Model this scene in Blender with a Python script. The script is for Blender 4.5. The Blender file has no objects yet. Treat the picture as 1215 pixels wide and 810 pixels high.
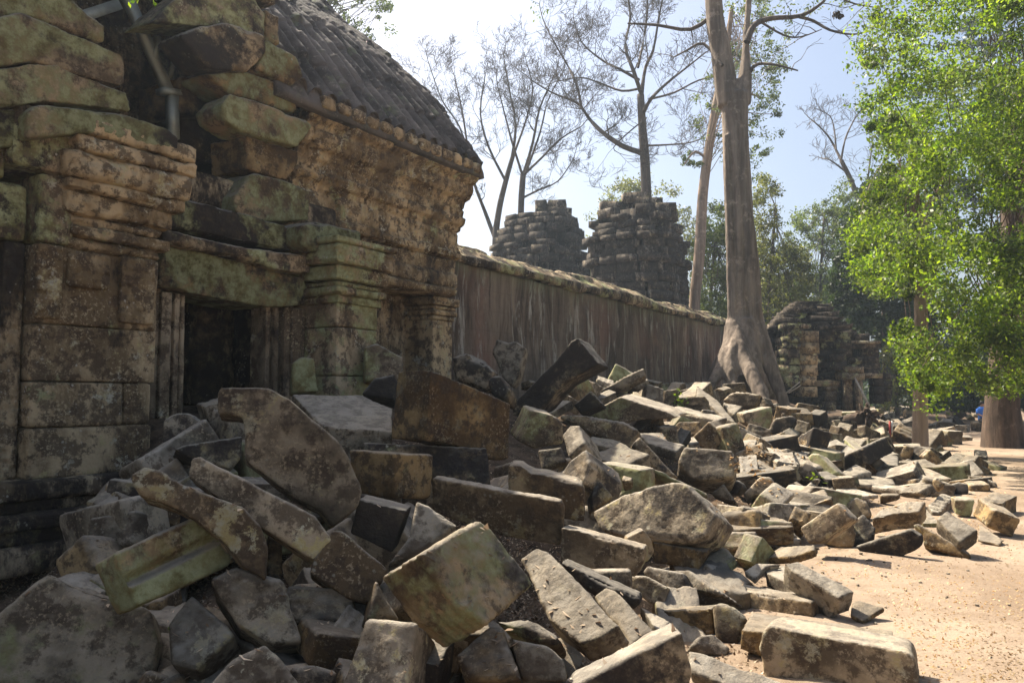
import bpy, bmesh, math, random
import numpy as np
from mathutils import Vector, Matrix

SC = bpy.context.scene
COL = SC.collection
R = math.radians
random.seed(7)
RNG = np.random.default_rng(7)

# ------------------------------------------------------------------ camera, sky, sun, exposure
F = 953.0                       # focal length in photo pixels (photo 1215 wide)
CX, CY = 607.5, 405.0
EYE = 1.6
PITCH = math.atan(65.0 / F)
cam_d = bpy.data.cameras.new('camera')
cam_d.sensor_width = 36.0
cam_d.lens = 36.0 * F / 1215.0
cam_d.clip_end = 3000.0
cam_d.clip_start = 0.05
cam = bpy.data.objects.new('camera', cam_d)
cam.location = (0, 0, EYE)
cam.rotation_euler = (R(90) + PITCH, 0, 0)
COL.objects.link(cam)
SC.camera = cam

SUN_AZ = R(46)                  # degrees to the left of the view direction (+Y)
SUN_EL = R(51)
SV = Vector((-math.sin(SUN_AZ) * math.cos(SUN_EL), math.cos(SUN_AZ) * math.cos(SUN_EL), math.sin(SUN_EL)))
world = bpy.data.worlds.new('World')
SC.world = world
world.use_nodes = True
wn = world.node_tree
for n in list(wn.nodes):
    wn.nodes.remove(n)
sky = wn.nodes.new('ShaderNodeTexSky')
sky.sky_type = 'NISHITA'
sky.sun_disc = False
sky.sun_elevation = SUN_EL
sky.sun_rotation = -SUN_AZ
sky.air_density = 1.0
sky.dust_density = 5.0
sky.ozone_density = 1.0
bg = wn.nodes.new('ShaderNodeBackground')
bg.inputs[1].default_value = 0.08
wo = wn.nodes.new('ShaderNodeOutputWorld')
wn.links.new(sky.outputs[0], bg.inputs[0])
wn.links.new(bg.outputs[0], wo.inputs[0])

sun_d = bpy.data.lights.new('sun', 'SUN')
sun_d.energy = 5.0
sun_d.angle = R(0.5)
sun_d.color = (1.0, 0.91, 0.77)
sun = bpy.data.objects.new('sun', sun_d)
sun.rotation_euler = SV.to_track_quat('Z', 'Y').to_euler()
sun.location = (-20, 20, 40)
COL.objects.link(sun)

SC.view_settings.view_transform = 'Standard'
SC.view_settings.look = 'None'
SC.view_settings.exposure = 1.45
SC.view_settings.gamma = 1.0
SC.view_settings.use_curve_mapping = False
SC.cycles.use_denoising = True
SC.cycles.max_bounces = 6
SC.cycles.diffuse_bounces = 4
SC.cycles.transmission_bounces = 4
SC.cycles.volume_bounces = 0
SC.cycles.volume_step_rate = 4.0
SC.cycles.volume_max_steps = 64

# ------------------------------------------------------------------ geometry helpers
CP, SP = math.cos(PITCH), math.sin(PITCH)

def ray(px, py):
    """world direction of a photo pixel, scaled so that Y (distance into the scene) is 1"""
    a, b = (px - CX) / F, (CY - py) / F
    v = Vector((a, CP - SP * b, SP + CP * b))
    return v / v.y

def at(px, py, D):
    r = ray(px, py) * D
    return Vector((r.x, r.y, r.z + EYE))

WA = math.atan(590.0 / F)       # the enclosure wall runs this far to the right of the view
DU = (math.sin(WA), math.cos(WA))
DN = (math.cos(WA), -math.sin(WA))
ROT = R(90) - WA                # z rotation of the temple frame: local x = along wall, y = away behind the wall

def uv_of(x, y):
    return DU[0] * x + DU[1] * y, DN[0] * x + DN[1] * y

def xy_of(u, w):
    v = -w
    return DU[0] * u + DN[0] * v, DU[1] * u + DN[1] * v

def tp(px, py, w):
    """photo pixel -> (u, z) on the vertical plane w metres back (temple frame)"""
    r = ray(px, py)
    k = -(DN[0] * r.x + DN[1] * r.y)
    D = w / k
    return DU[0] * r.x * D + DU[1] * D, EYE + r.z * D

def smooth(a, b, x):
    t = np.clip((x - a) / (b - a), 0, 1)
    return t * t * (3 - 2 * t)

def _hash(ix, iy, iz, seed):
    n = (ix.astype(np.int64) * 374761393 + iy.astype(np.int64) * 668265263 + iz.astype(np.int64) * 2147483647 + seed * 144665) & 0xffffffff
    n = ((n ^ (n >> 13)) * 1274126177) & 0xffffffff
    n = ((n ^ (n >> 16)) * 2246822519) & 0xffffffff
    return ((n ^ (n >> 15)) & 0xffff) / 32767.5 - 1.0

def vnoise(p, seed=0):
    p = np.asarray(p, float)
    i = np.floor(p).astype(np.int64)
    f = p - i
    f = f * f * (3 - 2 * f)
    out = 0
    for dx in (0, 1):
        wx = f[:, 0] if dx else 1 - f[:, 0]
        for dy in (0, 1):
            wy = f[:, 1] if dy else 1 - f[:, 1]
            for dz in (0, 1):
                wz = f[:, 2] if dz else 1 - f[:, 2]
                out = out + wx * wy * wz * _hash(i[:, 0] + dx, i[:, 1] + dy, i[:, 2] + dz, seed)
    return out

def fnoise(p, seed=0, octaves=3):
    p = np.asarray(p, float)
    s, a, t = 0, 1.0, 0
    for k in range(octaves):
        s = s + a * vnoise(p * 2.03 ** k, seed + k * 17)
        t += a
        a *= 0.5
    return s / t

def mound(x, y):
    """height of the ground: flat sandy path, rising as a slope of fallen stone to the wall"""
    x = np.asarray(x, float); y = np.asarray(y, float)
    u = DU[0] * x + DU[1] * y
    w = -(DN[0] * x + DN[1] * y)
    s = np.clip(w - 1.9, 0, 5.0) * 0.33 + np.clip(w - 6.9, 0, 2.2) * 0.1
    c = u - 0.3 * (w - 5)
    s = s * (0.22 + 0.78 * smooth(2.8, 4.6, c))
    s = s * (1 - 0.6 * smooth(26, 40, u))
    s = s * (1 - smooth(9.3, 10.2, w)) + 0.4 * smooth(9.3, 10.2, w)
    q = np.stack([x * 0.8, y * 0.8, 0 * x], -1).reshape(-1, 3)
    nz = fnoise(q, 3, 3).reshape(x.shape)
    q2 = np.stack([x * 5, y * 5, 0 * x], -1).reshape(-1, 3)
    nz2 = fnoise(q2, 9, 2).reshape(x.shape)
    on = smooth(0.6, 2.4, w)
    return s + nz * (0.015 + 0.12 * on) + nz2 * (0.012 + 0.024 * on)

def floor_h(x, y):
    """the bare earth, lower than the stones that lie on it"""
    w = -(DN[0] * x + DN[1] * y); u = DU[0] * x + DU[1] * y
    return mound(x, y) - (0.32 + 0.16 * smooth(7, 4.5, u)) * smooth(1.6, 3.4, w) * (1 - 0.6 * smooth(16, 24, u))

def mh(x, y):
    return float(mound(np.array([x]), np.array([y]))[0])

def ground_hit(px, py, lift=0.0, dmax=90.0):
    r = ray(px, py)
    ds = np.concatenate([np.arange(1.5, 30, 0.06), np.arange(30, dmax, 0.3)])
    z = EYE + r.z * ds
    h = mound(r.x * ds, ds) + lift
    below = np.nonzero(z <= h)[0]
    if len(below) == 0:
        return dmax
    return float(ds[below[0]])

# ------------------------------------------------------------------ mesh helpers
def mesh_np(name, V, Fc, smooth_shade=True):
    """V (n,3), Fc (m,k) constant-size faces or list of such arrays"""
    V = np.asarray(V, np.float32)
    groups = Fc if isinstance(Fc, list) else [Fc]
    groups = [np.asarray(g, np.int32) for g in groups if len(g)]
    me = bpy.data.meshes.new(name)
    me.vertices.add(len(V))
    me.vertices.foreach_set('co', V.ravel())
    loops = np.concatenate([g.ravel() for g in groups])
    sizes = np.concatenate([np.full(len(g), g.shape[1], np.int32) for g in groups])
    starts = np.concatenate([[0], np.cumsum(sizes)[:-1]]).astype(np.int32)
    me.loops.add(len(loops))
    me.loops.foreach_set('vertex_index', loops)
    me.polygons.add(len(sizes))
    me.polygons.foreach_set('loop_start', starts)
    me.polygons.foreach_set('loop_total', sizes)
    me.update(calc_edges=True)
    me.validate()
    if smooth_shade:
        me.polygons.foreach_set('use_smooth', np.ones(len(me.polygons), bool))
    return me

def link(name, me, mat, parent=None, loc=(0, 0, 0), rotz=0.0, color=None):
    o = bpy.data.objects.new(name, me)
    COL.objects.link(o)
    if mat is not None and not me.materials:
        me.materials.append(mat)
    o.location = loc
    if rotz:
        o.rotation_euler = (0, 0, rotz)
    if parent is not None:
        o.parent = parent
    if color is not None:
        o.color = color
    return o

def tag(o, label=None, cat=None, group=None, kind=None):
    if label: o['label'] = label
    if cat: o['category'] = cat
    if group: o['group'] = group
    if kind or cat: o['kind'] = kind or 'thing'
    return o

def thing(name, label, cat, loc=(0, 0, 0), rotz=0.0, group=None):
    o = bpy.data.objects.new(name, None)
    o.empty_display_size = 0.2
    COL.objects.link(o)
    o.location = loc
    o.rotation_euler = (0, 0, rotz)
    return tag(o, label, cat, group)

class MB:
    """collects pieces into one mesh"""
    def __init__(self):
        self.V, self.Q, self.T, self.n = [], [], [], 0
    def add(self, V, faces):
        V = np.asarray(V, float)
        for f in faces:
            f = [i + self.n for i in f]
            if len(f) == 4: self.Q.append(f)
            elif len(f) == 3: self.T.append(f)
            else:
                for k in range(1, len(f) - 1): self.T.append([f[0], f[k], f[k + 1]])
        self.V.append(V); self.n += len(V)
    def addnp(self, V, Q):
        self.V.append(np.asarray(V, float))
        Q = np.asarray(Q) + self.n
        (self.Q if Q.shape[1] == 4 else self.T).extend(Q.tolist())
        self.n += len(V)
    def box(self, c, s, jit=0.0, rz=0.0, rx=0.0, ry=0.0):
        h = np.array(s) / 2
        P = np.array([[x, y, z] for x in (-1, 1) for y in (-1, 1) for z in (-1, 1)], float) * h
        if jit: P += RNG.uniform(-jit, jit, P.shape)
        if rz or rx or ry:
            P = P @ np.array(Matrix.Rotation(rz, 3, 'Z') @ Matrix.Rotation(rx, 3, 'X') @ Matrix.Rotation(ry, 3, 'Y')).T
        self.add(P + np.array(c), [(0, 1, 3, 2), (4, 6, 7, 5), (0, 4, 5, 1), (2, 3, 7, 6), (0, 2, 6, 4), (1, 5, 7, 3)])
    def tube(self, pts, rad, sides=6, wob=0.0, cap=True):
        pts = [Vector(p) for p in pts]
        n = len(pts)
        rings = []
        up = Vector((0.13, 0.31, 0.94))
        for i, p in enumerate(pts):
            t = (pts[min(i + 1, n - 1)] - pts[max(i - 1, 0)]).normalized()
            a = t.cross(up)
            if a.length < 0.1: a = t.cross(Vector((1, 0, 0)))
            a.normalize(); b = t.cross(a)
            for k in range(sides):
                th = 2 * math.pi * k / sides
                r = rad[i] * (1 + (random.uniform(-wob, wob) if wob else 0))
                rings.append(p + a * (math.cos(th) * r) + b * (math.sin(th) * r))
        faces = []
        for i in range(n - 1):
            for k in range(sides):
                k2 = (k + 1) % sides
                faces.append((i * sides + k, i * sides + k2, (i + 1) * sides + k2, (i + 1) * sides + k))
        if cap:
            faces.append(tuple(range(sides))[::-1])
            faces.append(tuple((n - 1) * sides + k for k in range(sides)))
        self.add([tuple(v) for v in rings], faces)
    def mesh(self, name, sm=True):
        V = np.concatenate(self.V)
        g = []
        if self.Q: g.append(np.array(self.Q))
        if self.T: g.append(np.array(self.T))
        return mesh_np(name, V, g, sm)

def prism_bm(poly, ext):
    bm = bmesh.new()
    a = [bm.verts.new(p) for p in poly]
    b = [bm.verts.new(Vector(p) + Vector(ext)) for p in poly]
    n = len(poly)
    bm.faces.new(a)
    bm.faces.new(b[::-1])
    for i in range(n):
        j = (i + 1) % n
        bm.faces.new((a[j], a[i], b[i], b[j]))
    bmesh.ops.recalc_face_normals(bm, faces=bm.faces)
    bmesh.ops.triangulate(bm, faces=bm.faces)
    return bm

def remesh(bm, voxel):
    me = bpy.data.meshes.new('tmp')
    bm.to_mesh(me); bm.free()
    o = bpy.data.objects.new('tmp', me)
    COL.objects.link(o)
    m = o.modifiers.new('r', 'REMESH')
    m.mode = 'VOXEL'
    m.voxel_size = voxel
    dg = bpy.context.evaluated_depsgraph_get()
    ev = o.evaluated_get(dg).to_mesh()
    n = len(ev.vertices)
    V = np.empty(n * 3); ev.vertices.foreach_get('co', V); V = V.reshape(-1, 3)
    N = np.empty(n * 3); ev.vertex_normals.foreach_get('vector', N); N = N.reshape(-1, 3)
    Q = np.empty(len(ev.loops), np.int32); ev.loops.foreach_get('vertex_index', Q)
    sizes = np.empty(len(ev.polygons), np.int32); ev.polygons.foreach_get('loop_total', sizes)
    o.evaluated_get(dg).to_mesh_clear()
    bpy.data.objects.remove(o)
    bpy.data.meshes.remove(me)
    if (sizes == 4).all():
        Q = Q.reshape(-1, 4)
    else:
        st = np.concatenate([[0], np.cumsum(sizes)[:-1]])
        Q = np.array([[Q[s], Q[s + 1], Q[s + 2], Q[s + 3] if k == 4 else Q[s + 2]] for s, k in zip(st, sizes)])
    return V, N, Q

def smooth_verts(V, Q, it=1, fac=0.5):
    n = len(V)
    e = np.concatenate([Q[:, [0, 1]], Q[:, [1, 2]], Q[:, [2, 3]], Q[:, [3, 0]]])
    e = np.concatenate([e, e[:, ::-1]])
    cnt = np.bincount(e[:, 0], minlength=n).astype(float)
    cnt[cnt == 0] = 1
    for _ in range(it):
        S = np.stack([np.bincount(e[:, 0], weights=V[e[:, 1], k], minlength=n) for k in range(3)], -1) / cnt[:, None]
        V = V + (S - V) * fac
    return V

def stone(poly, ext, voxel=0.03, seed=0, wear=0.03, rough=1.0, grooves=(), layered=0.0, chips=1.0):
    wear = wear * 0.32
    """a worn block: prism of the polygon, edges rounded and chipped, faces uneven. returns V, Q"""
    poly = [Vector(p) for p in poly]; ext = Vector(ext)
    V, N, Q = remesh(prism_bm(poly, ext), voxel)
    P = np.array([tuple(p) for p in poly]); E = np.array(tuple(ext))
    n = len(P)
    segs = [(P[i], P[(i + 1) % n]) for i in range(n)] + [(P[i] + E, P[(i + 1) % n] + E) for i in range(n)]
    # lateral edges only at real corners
    for i in range(n):
        a = P[i] - P[i - 1]; b = P[(i + 1) % n] - P[i]
        if np.dot(a, b) < 0.9 * np.linalg.norm(a) * np.linalg.norm(b):
            segs.append((P[i], P[i] + E))
    d = np.full(len(V), 1e9)
    for a, b in segs:
        ab = b - a
        t = np.clip(((V - a) @ ab) / (ab @ ab + 1e-12), 0, 1)
        d = np.minimum(d, np.linalg.norm(V - (a + t[:, None] * ab), axis=1))
    off = np.array([seed * 3.7 % 91, seed * 1.9 % 73, seed * 5.3 % 67])
    q = V + off
    size = np.linalg.norm(np.ptp(V, axis=0))
    c = V.mean(0)
    inward = c - V; inward /= np.linalg.norm(inward, axis=1)[:, None] + 1e-9
    dn = -N
    ins = 0.6 * dn + 0.4 * inward
    big = fnoise(q * (1.6 / max(size, 0.4)), seed, 2) * 0.011 * size * rough
    mid = fnoise(q * 5.0, seed + 5, 3) * 0.011 * rough
    fine = fnoise(q * 24.0, seed + 9, 2) * 0.005 * rough if voxel < 0.045 else 0
    V2 = V + N * (big + mid + fine)[:, None]
    em = np.exp(-(d / wear) ** 2)
    ch = np.clip(fnoise(q * 3.2, seed + 21, 3) - 0.12, 0, 1)
    em2 = np.exp(-(d / (wear * 2.6)) ** 2)
    V2 = V2 + ins * (em * wear * (0.45 + 0.5 * np.clip(fnoise(q * 9, seed + 31, 2), -1, 1)) + chips * em2 * ch * wear * 5.5)[:, None]
    if layered:
        ax = np.array(tuple(ext.normalized()))
        lay = np.sin((V @ ax) * 55 + fnoise(q * 2.5, seed + 3, 2) * 5) + 0.8 * np.sin((V @ ax) * 131 + fnoise(q * 3, seed + 13, 2) * 4)
        V2 = V2 + N * (lay * layered)[:, None]
    for g in grooves:
        # (axis vector, origin, pitch, width share, depth, face normal)
        ax, o, pitch, share, dep, fn = g
        s = ((V - np.array(o)) @ np.array(ax)) / pitch
        fr = np.abs(s - np.round(s))
        m = smooth(share * 0.5 + 0.06, share * 0.5 - 0.06, fr) if False else np.clip((share * 0.5 + 0.05 - fr) / 0.1, 0, 1)
        facing = np.clip((N @ np.array(fn) - 0.5) * 3, 0, 1)
        V2 = V2 - np.array(fn)[None, :] * (m * facing * dep)[:, None]
    return V2, Q

def stones_mesh(name, lst):
    """several worn blocks of one part joined into a mesh: lst of dicts for stone()"""
    mb = MB()
    for k in lst:
        V, Q = stone(**k)
        mb.addnp(V, Q)
    return mb.mesh(name)

def bx(u0, u1, w0, w1, z0, z1):
    """axis box in the temple frame as polygon + extrusion"""
    return [(u0, w0, z0), (u1, w0, z0), (u1, w0, z1), (u0, w0, z1)], (0, w1 - w0, 0)

# ------------------------------------------------------------------ materials
def nodes_of(name):
    m = bpy.data.materials.new(name)
    m.use_nodes = True
    nt = m.node_tree
    for n in list(nt.nodes): nt.nodes.remove(n)
    return m, nt

class NT:
    def __init__(self, nt): self.nt = nt
    def n(self, t, **kw):
        x = self.nt.nodes.new(t)
        for k, v in kw.items(): setattr(x, k, v)
        return x
    def l(self, a, b): self.nt.links.new(a, b)
    def noise(self, vec, scale, detail=6, rough=0.6, dist=0.0):
        x = self.n('ShaderNodeTexNoise')
        x.inputs['Scale'].default_value = scale; x.inputs['Detail'].default_value = detail
        x.inputs['Roughness'].default_value = rough; x.inputs['Distortion'].default_value = dist
        self.l(vec, x.inputs['Vector'])
        return x.outputs['Fac']
    def voro(self, vec, scale, feat='F1'):
        x = self.n('ShaderNodeTexVoronoi', feature=feat)
        x.inputs['Scale'].default_value = scale
        self.l(vec, x.inputs['Vector'])
        return x.outputs['Distance']
    def ramp(self, fac, a, b, lo=0.0, hi=1.0):
        x = self.n('ShaderNodeMapRange', clamp=True, interpolation_type='SMOOTHSTEP')
        for k, v in ((1, a), (2, b), (3, lo), (4, hi)):
            if hasattr(v, 'links') or hasattr(v, 'is_output'): self.l(v, x.inputs[k])
            else: x.inputs[k].default_value = v
        self.l(fac, x.inputs[0])
        return x.outputs[0]
    def math(self, op, a, b=None, clamp=False):
        x = self.n('ShaderNodeMath', operation=op, use_clamp=clamp)
        for i, v in enumerate((a, b)):
            if v is None: continue
            if isinstance(v, (int, float)): x.inputs[i].default_value = v
            else: self.l(v, x.inputs[i])
        return x.outputs[0]
    def mix(self, fac, a, b, mode='MIX'):
        x = self.n('ShaderNodeMix', data_type='RGBA', blend_type=mode)
        if isinstance(fac, (int, float)): x.inputs[0].default_value = fac
        else: self.l(fac, x.inputs[0])
        for i, v in ((6, a), (7, b)):
            if isinstance(v, tuple): x.inputs[i].default_value = (*v, 1) if len(v) == 3 else v
            else: self.l(v, x.inputs[i])
        return x.outputs[2]
    def bump(self, h, strength, dist, prev=None):
        x = self.n('ShaderNodeBump')
        x.inputs['Strength'].default_value = strength; x.inputs['Distance'].default_value = dist
        self.l(h, x.inputs['Height'])
        if prev is not None: self.l(prev, x.inputs['Normal'])
        return x.outputs[0]
    def out(self, color, rough=0.9, normal=None, spec=0.2, extra=None):
        p = self.n('ShaderNodeBsdfPrincipled')
        if isinstance(color, tuple): p.inputs['Base Color'].default_value = (*color, 1)
        else: self.l(color, p.inputs['Base Color'])
        if isinstance(rough, (int, float)): p.inputs['Roughness'].default_value = rough
        else: self.l(rough, p.inputs['Roughness'])
        p.inputs['Specular IOR Level'].default_value = spec
        if normal is not None: self.l(normal, p.inputs['Normal'])
        o = self.n('ShaderNodeOutputMaterial')
        self.l(p.outputs[0], o.inputs[0])
        return p, o

def coords(t, seedmul=60.0):
    tc = t.n('ShaderNodeTexCoord'); oi = t.n('ShaderNodeObjectInfo')
    off = t.math('MULTIPLY', oi.outputs['Random'], seedmul)
    c = t.n('ShaderNodeCombineXYZ')
    t.l(off, c.inputs[0]); t.l(t.math('MULTIPLY', off, 1.7), c.inputs[1]); t.l(t.math('MULTIPLY', off, 0.6), c.inputs[2])
    a = t.n('ShaderNodeVectorMath', operation='ADD')
    t.l(tc.outputs['Object'], a.inputs[0]); t.l(c.outputs[0], a.inputs[1])
    return a.outputs[0], oi, tc

def mat_sandstone():
    """object colour carries: r = moss share, g = dark crust share, b = warm to grey tone, a = pale lichen"""
    m, nt = nodes_of('sandstone'); t = NT(nt)
    v, oi, tc = coords(t)
    sep = t.n('ShaderNodeSeparateColor'); t.l(oi.outputs['Color'], sep.inputs[0])
    moss, dark, tone = sep.outputs[0], sep.outputs[1], sep.outputs[2]
    tone = t.math('ADD', tone, t.math('MULTIPLY', t.math('SUBTRACT', oi.outputs['Random'], 0.5), 0.6), True)
    r2 = t.math('FRACT', t.math('MULTIPLY', oi.outputs['Random'], 13.7))
    lich = t.math('MULTIPLY', oi.outputs['Alpha'], t.math('ADD', t.math('MULTIPLY', r2, 1.3), 0.25))
    dark = t.math('MULTIPLY', dark, t.math('ADD', t.math('MULTIPLY', t.math('FRACT', t.math('MULTIPLY', oi.outputs['Random'], 7.3)), 0.9), 0.6))
    n1 = t.noise(v, 1.7, 8, 0.62)
    n2 = t.noise(v, 7.0, 8, 0.7)
    n3 = t.noise(v, 38.0, 4, 0.7)
    warm = t.mix(t.ramp(n1, 0.41, 0.61), (0.105, 0.062, 0.025), (0.39, 0.26, 0.115))
    grey = t.mix(t.ramp(n1, 0.41, 0.61), (0.11, 0.092, 0.066), (0.35, 0.3, 0.225))
    col = t.mix(tone, warm, grey)
    col = t.mix(t.ramp(n2, 0.47, 0.57, 0.0, 0.78), col, (0.06, 0.041, 0.026))
    col = t.mix(t.math('MULTIPLY', t.ramp(n3, 0.53, 0.64, 0.0, 0.6), t.ramp(t.noise(v, 2.1, 4, 0.6), 0.46, 0.6, 0.08, 1.0)), col, (0.46, 0.36, 0.23))
    oc = t.math('MULTIPLY', t.ramp(t.noise(v, 3.1, 10, 0.74), 0.55, 0.59), t.math('MULTIPLY', lich, t.ramp(n3, 0.35, 0.55, 0.55, 1.0)))
    col = t.mix(oc, col, t.mix(t.ramp(n2, 0.4, 0.6), (0.4, 0.32, 0.14), (0.46, 0.42, 0.29)))
    # dark algae crust
    dk = t.noise(v, 1.15, 9, 0.72)
    thr = t.math('SUBTRACT', 0.72, t.math('MULTIPLY', dark, 0.4))
    dkm = t.ramp(dk, thr, t.math('ADD', thr, 0.09))
    dkm = t.math('MULTIPLY', dkm, t.ramp(n2, 0.2, 0.5, 0.55, 0.95))
    col = t.mix(dkm, col, (0.03, 0.024, 0.02))
    # moss and green algae
    mo = t.noise(v, 1.5, 10, 0.7)
    thr2 = t.math('SUBTRACT', 0.74, t.math('MULTIPLY', moss, 0.4))
    mom = t.ramp(mo, thr2, t.math('ADD', thr2, 0.1))
    mom = t.math('MULTIPLY', mom, t.ramp(n2, 0.3, 0.55, 0.35, 0.95))
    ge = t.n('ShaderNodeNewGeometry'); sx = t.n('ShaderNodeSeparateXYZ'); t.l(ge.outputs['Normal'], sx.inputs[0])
    mom = t.math('MULTIPLY', mom, t.ramp(sx.outputs[2], 0.45, 0.85, 1.0, 0.25))
    mcol = t.mix(t.ramp(n2, 0.35, 0.65), (0.14, 0.13, 0.038), (0.35, 0.36, 0.19))
    col = t.mix(mom, col, mcol)
    # round pale lichen rosettes and specks
    vo = t.voro(v, 5.5)
    vd = t.n('ShaderNodeTexVoronoi'); vd.inputs['Scale'].default_value = 19.0; t.l(v, vd.inputs['Vector'])
    vd = t.math('ADD', vd.outputs['Distance'], t.math('MULTIPLY', t.math('SUBTRACT', n3, 0.5), 0.6))
    wob = t.math('MULTIPLY', n2, 0.16)
    spot = t.ramp(t.math('ADD', vo, wob), 0.2, 0.165)
    gate = t.ramp(t.noise(v, 2.3, 3, 0.5), 0.56, 0.62)
    speck = t.math('MULTIPLY', t.ramp(vd, 0.3, 0.12), t.ramp(t.noise(v, 3.0, 6, 0.75), 0.54, 0.64, 0.0, 0.8))
    lm = t.math('MAXIMUM', t.math('MULTIPLY', spot, gate), speck)
    lm = t.math('MULTIPLY', lm, t.math('MULTIPLY', lich, 0.8))
    col = t.mix(lm, col, (0.5, 0.48, 0.38))
    # dusty, weathered upward faces, with the paleness of sky light painted in
    dust_skylight = t.math('MULTIPLY', t.ramp(sx.outputs[2], 0.35, 0.85, 0.0, 0.8), t.ramp(n2, 0.3, 0.6, 1.0, 0.5))
    col = t.mix(dust_skylight, col, (0.4, 0.36, 0.295))
    hsv = t.n('ShaderNodeHueSaturation')
    t.l(t.math('ADD', t.math('MULTIPLY', oi.outputs['Random'], 0.45), 0.62), hsv.inputs['Value'])
    t.l(col, hsv.inputs['Color'])
    b = t.bump(t.noise(v, 9.0, 8, 0.72), 0.8, 0.035)
    b = t.bump(t.noise(v, 55.0, 5, 0.75), 0.7, 0.01, b)
    b = t.bump(t.ramp(t.voro(v, 26.0), 0.0, 0.35), 0.25, 0.006, b)
    t.out(hsv.outputs[0], 0.92, b, 0.18)
    return m

def mat_masonry(name='masonry', carve=0.0, streak=0.0):
    """sandstone still in the building: long stains, optional carved relief"""
    m, nt = nodes_of(name); t = NT(nt)
    tc = t.n('ShaderNodeTexCoord'); v = tc.outputs['Object']
    oi = t.n('ShaderNodeObjectInfo')
    sep = t.n('ShaderNodeSeparateColor'); t.l(oi.outputs['Color'], sep.inputs[0])
    moss, dark, tone = sep.outputs[0], sep.outputs[1], sep.outputs[2]
    mp = t.n('ShaderNodeMapping'); mp.inputs['Scale'].default_value = (1.0, 1.0, 0.45); t.l(v, mp.inputs[0]); vs = mp.outputs[0]
    n1 = t.noise(vs, 1.4, 8, 0.62); n2 = t.noise(v, 6.0, 8, 0.7); n3 = t.noise(v, 34.0, 4, 0.7)
    warm = t.mix(t.ramp(n1, 0.41, 0.6), (0.19, 0.125, 0.058), (0.62, 0.45, 0.24))
    grey = t.mix(t.ramp(n1, 0.41, 0.6), (0.12, 0.1, 0.075), (0.4, 0.34, 0.265))
    col = t.mix(tone, warm, grey)
    col = t.mix(t.ramp(n2, 0.47, 0.57, 0.0, 0.8), col, (0.07, 0.047, 0.03))
    col = t.mix(t.math('MULTIPLY', t.ramp(n3, 0.53, 0.64, 0.0, 0.65), t.ramp(t.noise(v, 1.9, 4, 0.6), 0.44, 0.58, 0.1, 1.0)), col, (0.58, 0.46, 0.28))
    oc = t.math('MULTIPLY', t.ramp(t.noise(v, 2.7, 10, 0.76), 0.56, 0.6), t.ramp(n3, 0.35, 0.55, 0.3, 0.8))
    col = t.mix(oc, col, t.mix(t.ramp(n2, 0.4, 0.6), (0.5, 0.42, 0.2), (0.6, 0.55, 0.42)))
    mp2 = t.n('ShaderNodeMapping'); mp2.inputs['Scale'].default_value = (1.3, 1.3, 0.5); t.l(v, mp2.inputs[0])
    dk = t.noise(mp2.outputs[0], 1.3, 10, 0.74)
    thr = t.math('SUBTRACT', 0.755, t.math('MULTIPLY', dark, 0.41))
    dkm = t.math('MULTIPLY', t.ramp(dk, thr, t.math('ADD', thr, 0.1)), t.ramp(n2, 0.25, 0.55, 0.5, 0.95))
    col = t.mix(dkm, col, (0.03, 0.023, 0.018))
    mo = t.noise(v, 1.7, 10, 0.72)
    thr2 = t.math('SUBTRACT', 0.72, t.math('MULTIPLY', moss, 0.4))
    mom = t.math('MULTIPLY', t.ramp(mo, thr2, t.math('ADD', thr2, 0.08)), t.ramp(n2, 0.3, 0.55, 0.3, 0.95))
    col = t.mix(mom, col, t.mix(t.ramp(n2, 0.35, 0.65), (0.18, 0.17, 0.05), (0.42, 0.43, 0.23)))
    vd = t.math('ADD', t.voro(v, 21.0), t.math('MULTIPLY', t.math('SUBTRACT', n3, 0.5), 0.5))
    speck = t.math('MULTIPLY', t.ramp(vd, 0.32, 0.16), t.ramp(t.noise(v, 2.2, 6, 0.75), 0.54, 0.66, 0.0, 0.75))
    col = t.mix(speck, col, (0.55, 0.5, 0.4))
    b = t.bump(t.noise(v, 7.0, 8, 0.74), 0.95, 0.06)
    b = t.bump(t.noise(v, 45.0, 5, 0.75), 0.7, 0.014, b)
    if carve:
        mp3 = t.n('ShaderNodeMapping'); mp3.inputs['Scale'].default_value = (1.0, 0.3, 0.8); t.l(v, mp3.inputs[0])
        cv = t.voro(mp3.outputs[0], 11.0, 'SMOOTH_F1')
        b = t.bump(t.ramp(cv, 0.1, 0.5), carve, 0.08, b)
        w = t.n('ShaderNodeTexWave'); w.bands_direction = 'Z'; w.inputs['Scale'].default_value = 4.0; w.inputs['Distortion'].default_value = 1.2; t.l(v, w.inputs['Vector'])
        b = t.bump(w.outputs['Fac'], carve * 0.4, 0.03, b)
    t.out(col, 0.92, b, 0.18)
    return m

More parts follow.
